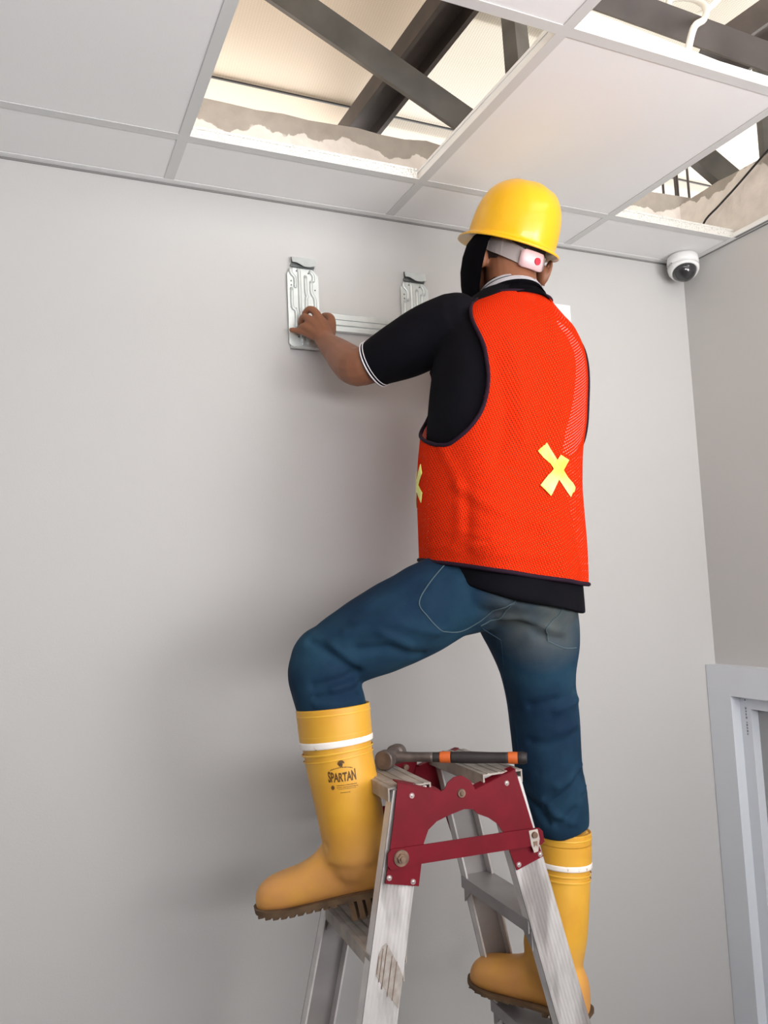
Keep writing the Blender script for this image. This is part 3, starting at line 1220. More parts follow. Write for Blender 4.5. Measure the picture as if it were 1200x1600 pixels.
def hinge(s):
    sg = s
    for nm, pl, off, edge in (('hinge_plate', rightp, 0.0012, ((0.0400, 0.0300), (0.1340, 0.0030))), ('hinge_plate', leftp, 0.0042, ((-0.1105, -0.004), (-0.0274, 0.0205)))):
        b = bmesh.new()
        prism(b, [lw(u, vv(h, s) + sg * off, h) for u, h in pl], lw(0, sg * 0.0026, 0) - lw(0, 0, 0))
        # folded top flange pointing inwards
        (ua, ha), (ub, hb) = edge
        P = [lw(ua, vv(ha, s) + sg * (off + .0026), ha), lw(ub, vv(hb, s) + sg * (off + .0026), hb), lw(ub, vv(hb, s) - sg * .016, hb - .002), lw(ua, vv(ha, s) - sg * .016, ha - .002)]
        prism(b, P, (0, 0, 0.0026))
        hp = obj(nm, b, M_redsteel, ladder)
        rv = [(0.1125, 0.0235), (0.1239, 0.172), (0.1714, 0.1611)] if pl is rightp else [(-0.0848, 0.0198), (-0.1378, 0.1515), (-0.0934, 0.1653)]
        for u, h in rv:
            b = bmesh.new()
            p = lw(u, vv(h, s) + sg * (off + .0026), h)
            nrm = (lw(0, sg, 0) - lw(0, 0, 0)).normalized()
            cyl(b, p, p + nrm * .0016, 0.0052, 0.0044, n=18)
            cyl(b, p + nrm * .0016, p + nrm * .0026, 0.003, 0.0015, n=14)
            obj('rivet', b, M_rivet, hp, False)
    # pivot
    b = bmesh.new()
    p = lw(0.0142, vv(.028, s) + sg * .0068, 0.0283)
    nrm = (lw(0, sg, 0) - lw(0, 0, 0)).normalized()
    cyl(b, p, p + nrm * .003, 0.0085, 0.0075, n=24)
    cyl(b, p + nrm * .003, p + nrm * .0045, 0.0045, 0.003, n=18)
    cyl(b, p - nrm * .012, p, 0.006, n=18)
    obj('pivot_bolt', b, M_bolt, ladder, False)
    # locking bar
    b = bmesh.new()
    bar = [(-0.1318, 0.1035), (-0.0674, 0.1052), (0.1012, 0.1085), (0.1705, 0.1110), (0.1775, 0.1180), (0.1792, 0.1370), (0.172, 0.1414), (0.0968, 0.1403), (-0.0748, 0.1365), (-0.1356, 0.1369), (-0.141, 0.130), (-0.139, 0.110)]
    prism(b, [lw(u, vv(h, s) + sg * .0082, h) for u, h in bar], lw(0, sg * 0.003, 0) - lw(0, 0, 0))
    lb = obj('locking_bar', b, M_redsteel, ladder)
    b = bmesh.new()
    p = lw(-0.1148, vv(.12, s) + sg * .0112, 0.1208)
    cyl(b, p, p + nrm * .0025, 0.0145, 0.0140, n=28)
    cyl(b, p + nrm * .0025, p + nrm * .006, 0.0095, 0.0085, n=6)
    cyl(b, p + nrm * .006, p + nrm * .0085, 0.0045, 0.004, n=16)
    obj('bar_bolt', b, M_bolt, lb)
    b = bmesh.new()
    pl = [(0.1465, 0.1130), (0.1655, 0.1120), (0.1685, 0.1300), (0.1630, 0.1520), (0.1540, 0.1530), (0.1490, 0.1380)]
    prism(b, [lw(u, vv(h, s) + sg * .0112, h) for u, h in pl], lw(0, sg * 0.0015, 0) - lw(0, 0, 0))
    obj('latch_plate', b, M_alu_tread, lb)
    b = bmesh.new()
    p = lw(0.1575, vv(.12, s) + sg * .0128, 0.1215)
    cyl(b, p, p + nrm * .004, 0.0062, 0.0055, n=16)
    box_p = [(0.1535, 0.1330), (0.1625, 0.1330), (0.1620, 0.1430), (0.1580, 0.1395), (0.1545, 0.1430)]
    prism(b, [lw(u, vv(h, s) + sg * .0128, h) for u, h in box_p], lw(0, sg * 0.0006, 0) - lw(0, 0, 0))
    obj('latch_slot', b, M_bolt, lb)


hinge(-1)
hinge(1)
# worn sticker and weld marks on the near left rail
b = bmesh.new()
poly = [(-0.1478, 0.2584), (-0.1560, 0.262), (-0.1640, 0.275), (-0.1714, 0.3074), (-0.1341, 0.3675), (-0.1215, 0.318), (-0.1270, 0.302)]
prism(b, [lw(u, vv(h, -1) - 0.0004, h) for u, h in poly], lw(0, -0.0003, 0) - lw(0, 0, 0))
obj('worn_sticker', b, M_label, rails[(-1, -1)])
b = bmesh.new()
for k_, (u0, h0, h1) in enumerate(((-.1645, .277, .305), (-.1560, .266, .318), (-.1480, .262, .330), (-.1400, .281, .344), (-.1320, .292, .352))):
    prism(b, [lw(u0, vv(h0, -1) - .0008, h0), lw(u0 + .0016, vv(h0, -1) - .0008, h0), lw(u0 + .0016 - (h1 - h0) * TL_, vv(h1, -1) - .0008, h1), lw(u0 - (h1 - h0) * TL_, vv(h1, -1) - .0008, h1)], lw(0, -0.0002, 0) - lw(0, 0, 0))
obj('sticker_grooves', b, M_bolt, rails[(-1, -1)])

# ------------------------------------------------------------------ hammer on the ladder top
ha, hb2 = V((0.678, -0.440, CH - 0.334)), V((0.893, -0.600, CH - 0.3365))
hd = (hb2 - ha).normalized()
ham = empty('hammer', (ha + hb2) / 2 - V((0, 0, 0.012)))
tag(ham, 'club hammer with black and orange grip lying across the ladder top', 'hammer')
hup = V((0, 0, 1))
hs_ = hd.cross(hup).normalized()
bm = bmesh.new()
fdir = -hs_ if hs_.y > 0 else hs_
fdir = (fdir - hd * .18).normalized()
hc = ha + hd * 0.004
rows = []
for d, r in ((-0.041, .0165), (-.039, .0185), (-.020, .0188), (-.016, .0145), (.016, .0145), (.022, .0185), (.039, .0185), (.041, .0165)):
    p = hc + fdir * d
    rows.append((p, hup, fdir.cross(hup).normalized(), r, r))
loft(bm, rows, 28, 2.4)
obj('hammer_head', bm, M_hhead, ham, False)
bm = bmesh.new()
for t, r in ():
    pass
tube(bm, [hc - hd * .012, hc + hd * .02, hc + hd * .05, hc + hd * .085], [.0105, .0105, .0095, .0098], n=18)
obj('handle_neck', bm, M_hhead, ham, True)
L = (hb2 - ha).length


def grip(name, t0, t1, rr, m):
    b_ = bmesh.new()
    n = len(rr)
    tube(b_, [ha + hd * (L * (t0 + (t1 - t0) * i / (n - 1))) for i in range(n)], rr, n=20)
    return obj(name, b_, m, ham, True)


grip('handle_shaft', .06, .385, [.0098, .0092, .0092, .0095], M_hgrip)
grip('orange_band', .385, .465, [.0108, .0112, .0108], M_orange)
grip('rubber_grip', .465, .885, [.0108, .0115, .0112, .0105, .0108], M_hgrip)
grip('orange_band', .885, .955, [.0112, .0116, .0112], M_orange)
grip('end_cap', .955, 1.02, [.0114, .012, .010], M_hgrip)


# ================================================================== THE MAN
Zc = 0.0
RB = V((math.cos(math.radians(10)), math.sin(math.radians(10)), 0))      # his right
FBd = V((-math.sin(math.radians(10)), math.cos(math.radians(10)), 0))    # where the chest faces
VP = (0.83, -0.56, 0)

torso = [(0.932, -.512, 1.63, .158, .147), (0.934, -.510, 1.70, .157, .145), (0.940, -.500, 1.78, .154, .136), (0.944, -.488, 1.86, .150, .124), (0.950, -.475, 1.95, .160, .122),
         (0.979, -.464, 2.05, .176, .124), (1.004, -.452, 2.14, .178, .122), (1.012, -.443, 2.20, .170, .108), (1.022, -.435, 2.245, .140, .085),
         (1.040, -.428, 2.295, .115, .07), (1.046, -.424, 2.33, .070, .064)]
armL = [((0.892, -.432, 2.232), .074), ((0.846, -.385, 2.218), .071), ((0.806, -.340, 2.197), .066), ((0.770, -.292, 2.181), .058), ((0.757, -.275, 2.174), .0545)]
armR = [((1.150, -.378, 2.185), .066), ((1.182, -.325, 2.145), .063), ((1.215, -.285, 2.10), .060), ((1.217, -.272, 2.07), .056)]
thighL = [(0.905, -.50, 1.640, .085, .105), (0.84, -.50, 1.638, .088, .10), (0.795, -.495, 1.630, .090, .095), (0.734, -.48, 1.602, .092, .09), (0.658, -.455, 1.566, .085, .083), (0.596, -.437, 1.538, .074, .073), (0.560, -.428, 1.520, .064, .064)]
shinL = [(0.560, -.425, 1.525, .067, .066), (0.551, -.428, 1.492, .069, .068), (0.553, -.435, 1.455, .067, .068), (0.560, -.444, 1.42, .066, .068), (0.564, -.448, 1.385, .062, .064)]
pelvis = [(0.930, -.50, 1.735, .150, .12), (0.928, -.50, 1.68, .158, .125), (0.930, -.50, 1.62, .160, .128), (0.955, -.505, 1.595, .132, .12), (0.985, -.50, 1.56, .095, .10)]
legR = [(0.975, -.50, 1.62, .115, .115), (0.992, -.50, 1.56, .104, .11), (1.000, -.50, 1.515, .094, .102), (1.008, -.495, 1.446, .078, .09), (1.020, -.49, 1.345, .073, .08), (1.024, -.49, 1.258, .069, .075), (1.040, -.49, 1.19, .066, .07), (1.046, -.49, 1.145, .060, .066), (1.048, -.49, 1.128, .056, .062)]
RP = (math.cos(math.radians(22)), math.sin(math.radians(22)), 0)

# boots: shaft sections and foot axis
bootL = [(0.560, -.445, 1.427, .0700, .068), (0.563, -.450, 1.36, .0680, .066), (0.568, -.455, 1.31, .0665, .064), (0.578, -.460, 1.25, .0655, .063), (0.585, -.463, 1.19, .0625, .060), (0.588, -.463, 1.145, .060, .058)]
footL = dict(heel=V((0.668, -.510, 1.082)), toe=V((0.432, -.345, 1.022)), heelh=.034)
bootR = [(1.053, -.49, 1.126, .0545, .056), (1.048, -.49, 1.06, .0545, .056), (1.040, -.49, .994, .056, .058), (1.030, -.487, .935, .058, .060), (1.018, -.482, .885, .060, .060), (1.010, -.478, .85, .058, .058)]
footR = dict(heel=V((1.046, -.545, .762)), toe=V((0.905, -.325, .778)), heelh=.008, so=.0145, lug=.002)

HC = V((1.066, -.396, 2.434))


def tilted(yaw_, pitch_, roll_):
    F_ = V((math.sin(yaw_), math.cos(yaw_), 0))
    R_ = V((math.cos(yaw_), -math.sin(yaw_), 0))
    U_ = V((0, 0, 1))
    F2 = F_ * math.cos(pitch_) + U_ * math.sin(pitch_)
    U2 = U_ * math.cos(pitch_) - F_ * math.sin(pitch_)
    return R_ * math.cos(roll_) - U2 * math.sin(roll_), F2, U2 * math.cos(roll_) + R_ * math.sin(roll_)


HR_, HFp, HU = tilted(.067, .32, .16)


def head_pt(l, f, u):
    return HC + HR_ * l + HFp * f + HU * u


def eball(bm_, c, r, seg=24):
    res = bmesh.ops.create_uvsphere(bm_, u_segments=seg, v_segments=seg // 2, radius=1)
    for v in res['verts']:
        q = v.co.copy()
        v.co = V(c) + HR_ * q.x * r[0] + HFp * q.y * r[1] + HU * q.z * r[2]


# ---- the body: one continuous surface
bm = bmesh.new()
loft(bm, sections(torso[2:], 4, RB, (0, 0, 1)), 40, 2.2, off=-0.016)
loft(bm, sections(torso[:3], 4, RB, (0, 0, 1)), 40, 2.2, off=-0.034)
loft(bm, sections(pelvis, 4, RP, (0, 0, 1)), 36, 2.1, off=-0.024)
loft(bm, sections(thighL, 4, (0, 0, 1)), 28, 2, off=-0.020)
loft(bm, sections(shinL, 4, VP), 28, 2, off=-0.016)
loft(bm, sections(bootL, 3, VP), 24, 2, off=-0.018)
loft(bm, sections(legR, 4, VP), 28, 2, off=-0.016)
loft(bm, sections(bootR, 3, VP), 24, 2, off=-0.014)
for fo in (footL, footR):
    a, b_ = fo['heel'], fo['toe']
    limb(bm, [a.lerp(b_, .2) + V((0, 0, .045)), a.lerp(b_, .45) + V((0, 0, .05)), a.lerp(b_, .75) + V((0, 0, .035)), a.lerp(b_, .88) + V((0, 0, .03))], [.028, .032, .028, .018])
limb(bm, [p for p, r in armL], [r - .016 for p, r in armL])
limb(bm, [p for p, r in armR], [r - .016 for p, r in armR])
limb(bm, [(0.765, -.288, 2.180), (0.726, -.252, 2.172), (0.718, -.205, 2.200), (0.716, -.165, 2.228), (0.712, -.125, 2.256), (0.7105, -.098, 2.274)], [.046, .0455, .0430, .0375, .031, .0265])
limb(bm, [(1.217, -.272, 2.07), (1.21, -.235, 2.05), (1.17, -.17, 2.14), (1.12, -.11, 2.25), (1.10, -.085, 2.29)], [.045, .044, .038, .030, .026])
# neck, skull, face
limb(bm, [(1.045, -.435, 2.27), (1.050, -.425, 2.34), (1.058, -.412, 2.41)], [.066, .060, .060], 24)
eball(bm, head_pt(0, -.004, .012), (.0745, .094, .098))
eball(bm, head_pt(0, .030, -.055), (.058, .060, .062))
eball(bm, head_pt(0, .052, -.095), (.030, .034, .024), 18)
eball(bm, head_pt(0, .074, .022), (.050, .020, .018), 18)
eball(bm, head_pt(-.030, .070, -.030), (.022, .018, .020), 16)
eball(bm, head_pt(.030, .070, -.030), (.022, .018, .020), 16)
tube(bm, [head_pt(0, .086, .012), head_pt(0, .098, -.012), head_pt(0, .108, -.028)], [.008, .010, .013], n=12)
eball(bm, head_pt(0, .098, -.034), (.018, .014, .010), 16)
eball(bm, head_pt(0, .083, -.062), (.024, .014, .014), 16)


def ear(sg):
    c = head_pt(sg * (.082 if sg > 0 else .072), -.020, -.028)
    o_ = HR_ * sg
    pts = []
    for k in range(11):
        a = math.radians(-60 + 300 * k / 10)
        pts.append(c + o_ * (.015 + .008 * math.sin(a * .5)) - HFp * (math.cos(a) * .017 + .006) + HU * (math.sin(a) * .030 + .004))
    tube(bm, pts, .0048, n=8, k=2)
    ball(bm, c + o_ * .008 - HU * .027, (.007, .009, .010), 12)
    ball(bm, c + o_ * .006 - HFp * .006, (.013, .019, .028), 16)


ear(1)
ear(-1)


# ---- hands
def finger(pts, rr):
    limb(bm, pts, rr, 12)


# left hand closed on the ribbed plate, little finger stretched along it
limb(bm, [(.7105, -.098, 2.274), (.710, -.078, 2.293)], [.0265, .026])
for p, r in (((.706, -.066, 2.330), (.024, .014, .026)), ((.712, -.070, 2.308), (.030, .016, .026)), ((.700, -.066, 2.312), (.024, .014, .024)), ((.722, -.066, 2.318), (.022, .015, .024))):
    ball(bm, p, r, 20)
limb(bm, [(.712, -.082, 2.300), (.704, -.066, 2.348)], [.020, .0125])
limb(bm, [(.706, -.082, 2.298), (.688, -.068, 2.332)], [.018, .0115])
limb(bm, [(.704, -.080, 2.296), (.682, -.068, 2.314)], [.018, .011])
finger([(.704, -.066, 2.348), (.694, -.054, 2.372), (.684, -.040, 2.379), (.676, -.026, 2.369)], [.0118, .0105, .0092, .0078])
finger([(.688, -.068, 2.332), (.674, -.054, 2.352), (.668, -.038, 2.356), (.667, -.024, 2.346)], [.0115, .0102, .0090, .0078])
finger([(.682, -.068, 2.314), (.667, -.054, 2.328), (.664, -.036, 2.330), (.668, -.024, 2.322)], [.0108, .0098, .0088, .0075])
finger([(.686, -.064, 2.300), (.668, -.048, 2.314), (.654, -.036, 2.321), (.640, -.025, 2.326)], [.0100, .0088, .0078, .0066])
finger([(.727, -.072, 2.305), (.738, -.060, 2.335), (.739, -.050, 2.360), (.731, -.026, 2.372)], [.0155, .0130, .0115, .0090])
# right hand flat against the second plate
ball(bm, (1.085, -.060, 2.315), (.034, .018, .040), 20)
limb(bm, [(1.10, -.085, 2.29), (1.090, -.068, 2.305)], [.026, .024])
for k, (dx, dz, L_) in enumerate(((-.026, .030, .9), (-.008, .038, 1.0), (.010, .036, .95), (.028, .026, .75))):
    b0 = V((1.085 + dx, -.056, 2.315 + dz))
    finger([b0, b0 + V((dx * .3, .014, .030 * L_)), b0 + V((dx * .4, .026, .048 * L_)), b0 + V((dx * .4, .034, .060 * L_))], [.0108, .0098, .0088, .0076])
finger([(1.062, -.070, 2.290), (1.042, -.055, 2.305), (1.032, -.036, 2.322), (1.028, -.026, 2.334)], [.014, .012, .0105, .009])

body = remesh(bm, 0.0032, 5)
person = link('person', body, M_skin, None, True)
tag(person, 'person in yellow hard hat and orange vest standing on the step ladder', 'person')
bvb = bvh_of(person)

# eyes and mouth
for sg in (-1, 1):
    bm = bmesh.new()
    ball(bm, head_pt(sg * .030, .0795, .000), .0115, 16)
    obj('eye', bm, M_eye, person, True)
bm = bmesh.new()
tube(bm, [head_pt(-.022, .090, -.064), head_pt(0, .0985, -.062), head_pt(.022, .090, -.064)], [.002, .0045, .002], n=8)
obj('lips', bm, M_lip, person, True)
# fingernails of the visible hand
bm = bmesh.new()
for p in ((.644, -.030, 2.3275),):
    ball(bm, p, (.0045, .0030, .0040), 10)
obj('fingernail', bm, M_nail, person, True)

# hair at the back of the head
bm = bmesh.new()
res = bmesh.ops.create_uvsphere(bm, u_segments=48, v_segments=30, radius=1)
for v in res['verts']:
    q = v.co.copy()
    v.co = head_pt(q.x * .0785, -.006 + q.y * .099, .014 + q.z * .103)
kill = []
for f in bm.faces:
    c = f.calc_center_median() - HC
    l, ff, uu = c.dot(HR_), c.dot(HFp), c.dot(HU)
    if ff > .045 + uu * .2 or uu < -.030 - ff * .3 - .2 * abs(l):
        kill.append(f)
bmesh.ops.delete(bm, geom=kill, context='FACES')
bmesh.ops.solidify(bm, geom=bm.faces, thickness=0.003)
obj('hair', bm, M_hair, person, True)

# black cloth covering the lower face
bm = bmesh.new()
rows = []
NT = 40
for j, (u, lat, ln, cx) in enumerate(((.022, .092, .108, 0), (.00, .103, .118, 0), (-.03, .106, .122, .0), (-.065, .104, .116, .0), (-.098, .098, .104, -.004), (-.125, .092, .092, -.012), (-.150, .088, .084, -.022))):
    row = []
    for i in range(NT + 1):
        a = math.radians(28 + (209 - 28) * i / NT)
        row.append(bm.verts.new(head_pt(math.cos(a) * lat, math.sin(a) * ln - .012 + cx, u)))
    rows.append(row)
for r0, r1 in zip(rows, rows[1:]):
    for i in range(NT):
        bm.faces.new((r0[i], r0[i + 1], r1[i + 1], r1[i]))
bmesh.ops.solidify(bm, geom=bm.faces, thickness=0.0025)
obj('face_cloth', bm, M_shirt, person, True)

# ---- polo shirt
bm = bmesh.new()
loft(bm, sections(torso, 4, RB, (0, 0, 1)), 48, 2.2)
limb(bm, [p for p, r in armL], [r for p, r in armL], 28)
limb(bm, [p for p, r in armR], [r for p, r in armR], 28)
limb(bm, [(0.895, -.45, 2.16), (0.93, -.45, 2.19), (0.97, -.44, 2.225), (1.03, -.43, 2.25)], [.068, .078, .055, .045], 24)
limb(bm, [(1.145, -.41, 2.155), (1.11, -.425, 2.17), (1.07, -.43, 2.20)], [.068, .072, .056], 24)
me = remesh(bm, 0.0045, 8)
co = coords(me)
# cut flat at the cuffs
for arm in (armL, armR):
    p1, p0 = np.array(arm[-1][0]), np.array(arm[-2][0])
    t = (p1 - p0) / np.linalg.norm(p1 - p0)
    d = (co - p1) @ t
    near = (np.linalg.norm(co - p1, axis=1) < .075) & (d > 0.0)
    co[near] -= np.outer(d[near], t) * 0.98
# the hem hangs lower on the right
k = np.clip((1.86 - co[:, 2]) / 0.2, 0, 1)
per = (co - np.array((0.935, -.5, 0))) @ np.array((0.83, -.56, 0))
co[:, 2] -= k * per * 0.30
setco(me, co)
rumple(me, 0.006, 7, (1, 1, .6))
folds(me, [
    ([(0.87, -.49, 2.14), (0.90, -.54, 2.19), (0.93, -.55, 2.26)], .012, -.006),
    ([(0.80, -.38, 2.17), (0.86, -.45, 2.17), (0.90, -.50, 2.12)], .010, .006),
    ([(0.80, -.40, 2.20), (0.87, -.47, 2.20)], .010, .005),
    ([(0.83, -.40, 2.13), (0.88, -.48, 2.09), (0.90, -.54, 2.02)], .010, .006),
])
shirt = link('polo_shirt', me, M_shirt, person, True)
bvs = bvh_of(shirt)

# cuff ribbing: white, black, white
for arm in (armL, armR):
    p1, p0 = V(arm[-1][0]), V(arm[-2][0])
    t = (p1 - p0).normalized()
    r = arm[-1][1]
    for nm, d0, d1, rr, m_ in (('cuff', -0.012, 0.0035, r + .0012, M_shirt), ('cuff_stripe', -0.0015, 0.0015, r + .0028, M_rib_white), ('cuff_stripe', -0.0085, -0.0065, r + .0030, M_rib_white)):
        b = bmesh.new()
        s_ = V(VP) - t * V(VP).dot(t)
        s_.normalize()
        dd = t.cross(s_)
        secs = [(p1 + t * d0, s_, dd, rr, rr), (p1 + t * (d0 + d1) / 2, s_, dd, rr + .0006, rr + .0006), (p1 + t * d1, s_, dd, rr, rr)]
        loft(b, secs, 40)
        obj(nm, b, m_, shirt, True)

# collar standing and folded, striped
cc = V((1.049, -.422, 2.301))
cn = V((0.03, .30, 1)).normalized()
cs = V(RB) - cn * V(RB).dot(cn)
cs.normalize()
cdp = cn.cross(cs)


def collar_band(name, z0, z1, r0, r1, m_, push=0.0):
    b = bmesh.new()
    secs = []
    for f in (0, .5, 1):
        z = z0 + (z1 - z0) * f
        r_ = r0 + (r1 - r0) * f + push + (.001 if f == .5 else 0)
        secs.append((cc + cn * z, cs, cdp, r_, r_ * .97))
    loft(b, secs, 48, caps=False)
    bmesh.ops.solidify(b, geom=b.faces, thickness=0.002)
    return obj(name, b, m_, shirt, True)


col = collar_band('collar', .040, -.004, .066, .084, M_shirt)
collar_band('collar_base', .006, -.034, .076, .092, M_shirt)
collar_band('collar_stripe', .0335, .0265, .0700, .0725, M_rib_white, .0008)
collar_band('collar_stripe', .0235, .0095, .0738, .0795, M_rib_white, .0008)

# ---- jeans
bm = bmesh.new()
loft(bm, sections(pelvis, 4, RP, (0, 0, 1)), 44, 2.15)
loft(bm, sections(thighL, 4, (0, 0, 1)), 36, 2)
loft(bm, sections(shinL, 4, VP), 32, 2)
ball(bm, (0.553, -.424, 1.520), (.064, .066, .064), 28)
loft(bm, sections(legR, 4, VP), 36, 2)
ball(bm, (0.905, -.545, 1.635), (.085, .085, .070), 28)
ball(bm, (0.995, -.545, 1.610), (.076, .078, .080), 28)
me = remesh(bm, 0.0045, 10)
rumple(me, 0.005, 8, (1, 1, 1))
rumple(me, 0.003, 22, (1, 1, .5))
folds(me, [
    ([(.8651, -.5885, 1.5639), (.9082, -.6088, 1.5618), (.9629, -.6021, 1.5393), (1.0007, -.6029, 1.5331)], .011, -.010),
    ([(.8651, -.5885, 1.580), (.9082, -.6088, 1.583), (.9629, -.6021, 1.560)], .012, .006),
    ([(.8874, -.6335, 1.6264), (.8717, -.6309, 1.6087), (.8562, -.5917, 1.572), (.8362, -.572, 1.5515)], .008, -.005),
    ([(.5956, -.4976, 1.4949), (.5418, -.4882, 1.5372), (.5136, -.4599, 1.5586)], .009, -.008),
    ([(.5856, -.4976, 1.515), (.5318, -.4882, 1.555)], .009, .006),
    ([(.5904, -.4933, 1.4901), (.5434, -.4985, 1.4812), (.5077, -.4827, 1.4746)], .008, -.007),
    ([(.5904, -.4933, 1.476), (.5434, -.4985, 1.467)], .008, .005),
    ([(.5987, -.4865, 1.4632), (.5548, -.5033, 1.4556), (.5118, -.4867, 1.452)], .007, -.005),
    ([(.5987, -.4865, 1.445), (.5548, -.5033, 1.438), (.5118, -.4867, 1.440)], .007, .005),
    ([(.7225, -.522, 1.5173), (.6465, -.5335, 1.5393), (.5878, -.5117, 1.5387)], .011, -.007),
    ([(.7386, -.5636, 1.5624), (.66, -.5471, 1.5838), (.5929, -.5051, 1.593)], .012, .005),
    ([(.6858, -.5424, 1.5394), (.6247, -.532, 1.5734), (.5716, -.4994, 1.5697)], .010, .005),
    ([(.7128, -.5439, 1.655), (.66, -.54, 1.635), (.60, -.50, 1.60)], .014, -.004),
    ([(1.0596, -.5557, 1.4242), (.9843, -.5756, 1.4112), (.9503, -.5473, 1.4012)], .010, -.006),
    ([(1.0596, -.5557, 1.405), (.9943, -.5756, 1.392)], .011, .005),
    ([(1.0494, -.5596, 1.3369), (.9797, -.555, 1.3224), (.958, -.5302, 1.325)], .010, -.005),
    ([(1.0494, -.5596, 1.355), (1.000, -.565, 1.347)], .011, .004),
    ([(.9672, -.4695, 1.2157), (.9729, -.5121, 1.1887), (.9861, -.5285, 1.1611)], .009, -.008),
    ([(.9800, -.5295, 1.205), (1.000, -.545, 1.175), (1.03, -.555, 1.160)], .009, .006),
    ([(1.0554, -.5509, 1.252), (1.0106, -.5552, 1.2154), (.9799, -.5295, 1.1915)], .009, -.008),
    ([(1.065, -.5480, 1.270), (1.03, -.556, 1.245), (1.00, -.55, 1.235)], .010, .006),
    ([(1.0559, -.5539, 1.2074), (1.0227, -.5558, 1.1745), (.999, -.5433, 1.1588)], .008, -.007),
    ([(1.07, -.545, 1.225), (1.045, -.555, 1.195)], .009, .007),
    ([(1.00, -.545, 1.30), (0.975, -.53, 1.27)], .009, -.004),
    ([(1.09, -.50, 1.43), (1.085, -.50, 1.40)], .010, -.006),
    ([(1.095, -.50, 1.235), (1.10, -.50, 1.20)], .012, .007),
])

jeans = link('jeans', me, M_denim, person, True)
bvj = bvh_of(jeans)
b = bmesh.new()
seam(b, [(.7656, -.5538, 1.6917), (.725, -.558, 1.655), (.702, -.5604, 1.6219), (.7148, -.5677, 1.5956), (.7492, -.5649, 1.5642), (.8078, -.569, 1.557), (.8574, -.6227, 1.5983), (.8903, -.6336, 1.6275)], bvj, .0011, 8, .0006)
obj('pocket_stitching', b, M_stitch, jeans, True)
b = bmesh.new()
seam(b, [(.9922, -.6222, 1.6053), (.9823, -.6204, 1.5817), (.956, -.6135, 1.5565), (.9688, -.6022, 1.5364), (1.002, -.5995, 1.5175), (1.0423, -.5879, 1.5141)], bvj, .0011, 8, .0006)
obj('pocket_stitching', b, M_stitch, jeans, True)
b = bmesh.new()
seam(b, [(.9150, -.6335, 1.650), (.8874, -.6335, 1.6264), (.8717, -.6309, 1.6087), (.8562, -.5917, 1.572), (.8362, -.572, 1.5515)], bvj, .0014, 8, .0006)
obj('seat_seam', b, M_stitch, jeans, True)
b = bmesh.new()
seam(b, [(.8452, -.5635, 1.5419), (.9278, -.491, 1.4421), (.947, -.4931, 1.3509), (.950, -.49, 1.26), (.970, -.475, 1.19)], bvj, .0010, 8, .0002)
obj('inside_leg_seam', b, M_denim, jeans, True)


# ---- boots
FOOT = [(0.00, .014, .050), (0.03, .030, .075), (0.10, .0375, .098), (0.22, .039, .122), (0.33, .0385, .125), (0.44, .039, .103), (0.56, .043, .084), (0.68, .0475, .072), (0.80, .0485, .066), (0.90, .043, .060), (0.965, .031, .048), (1.0, .012, .030)]


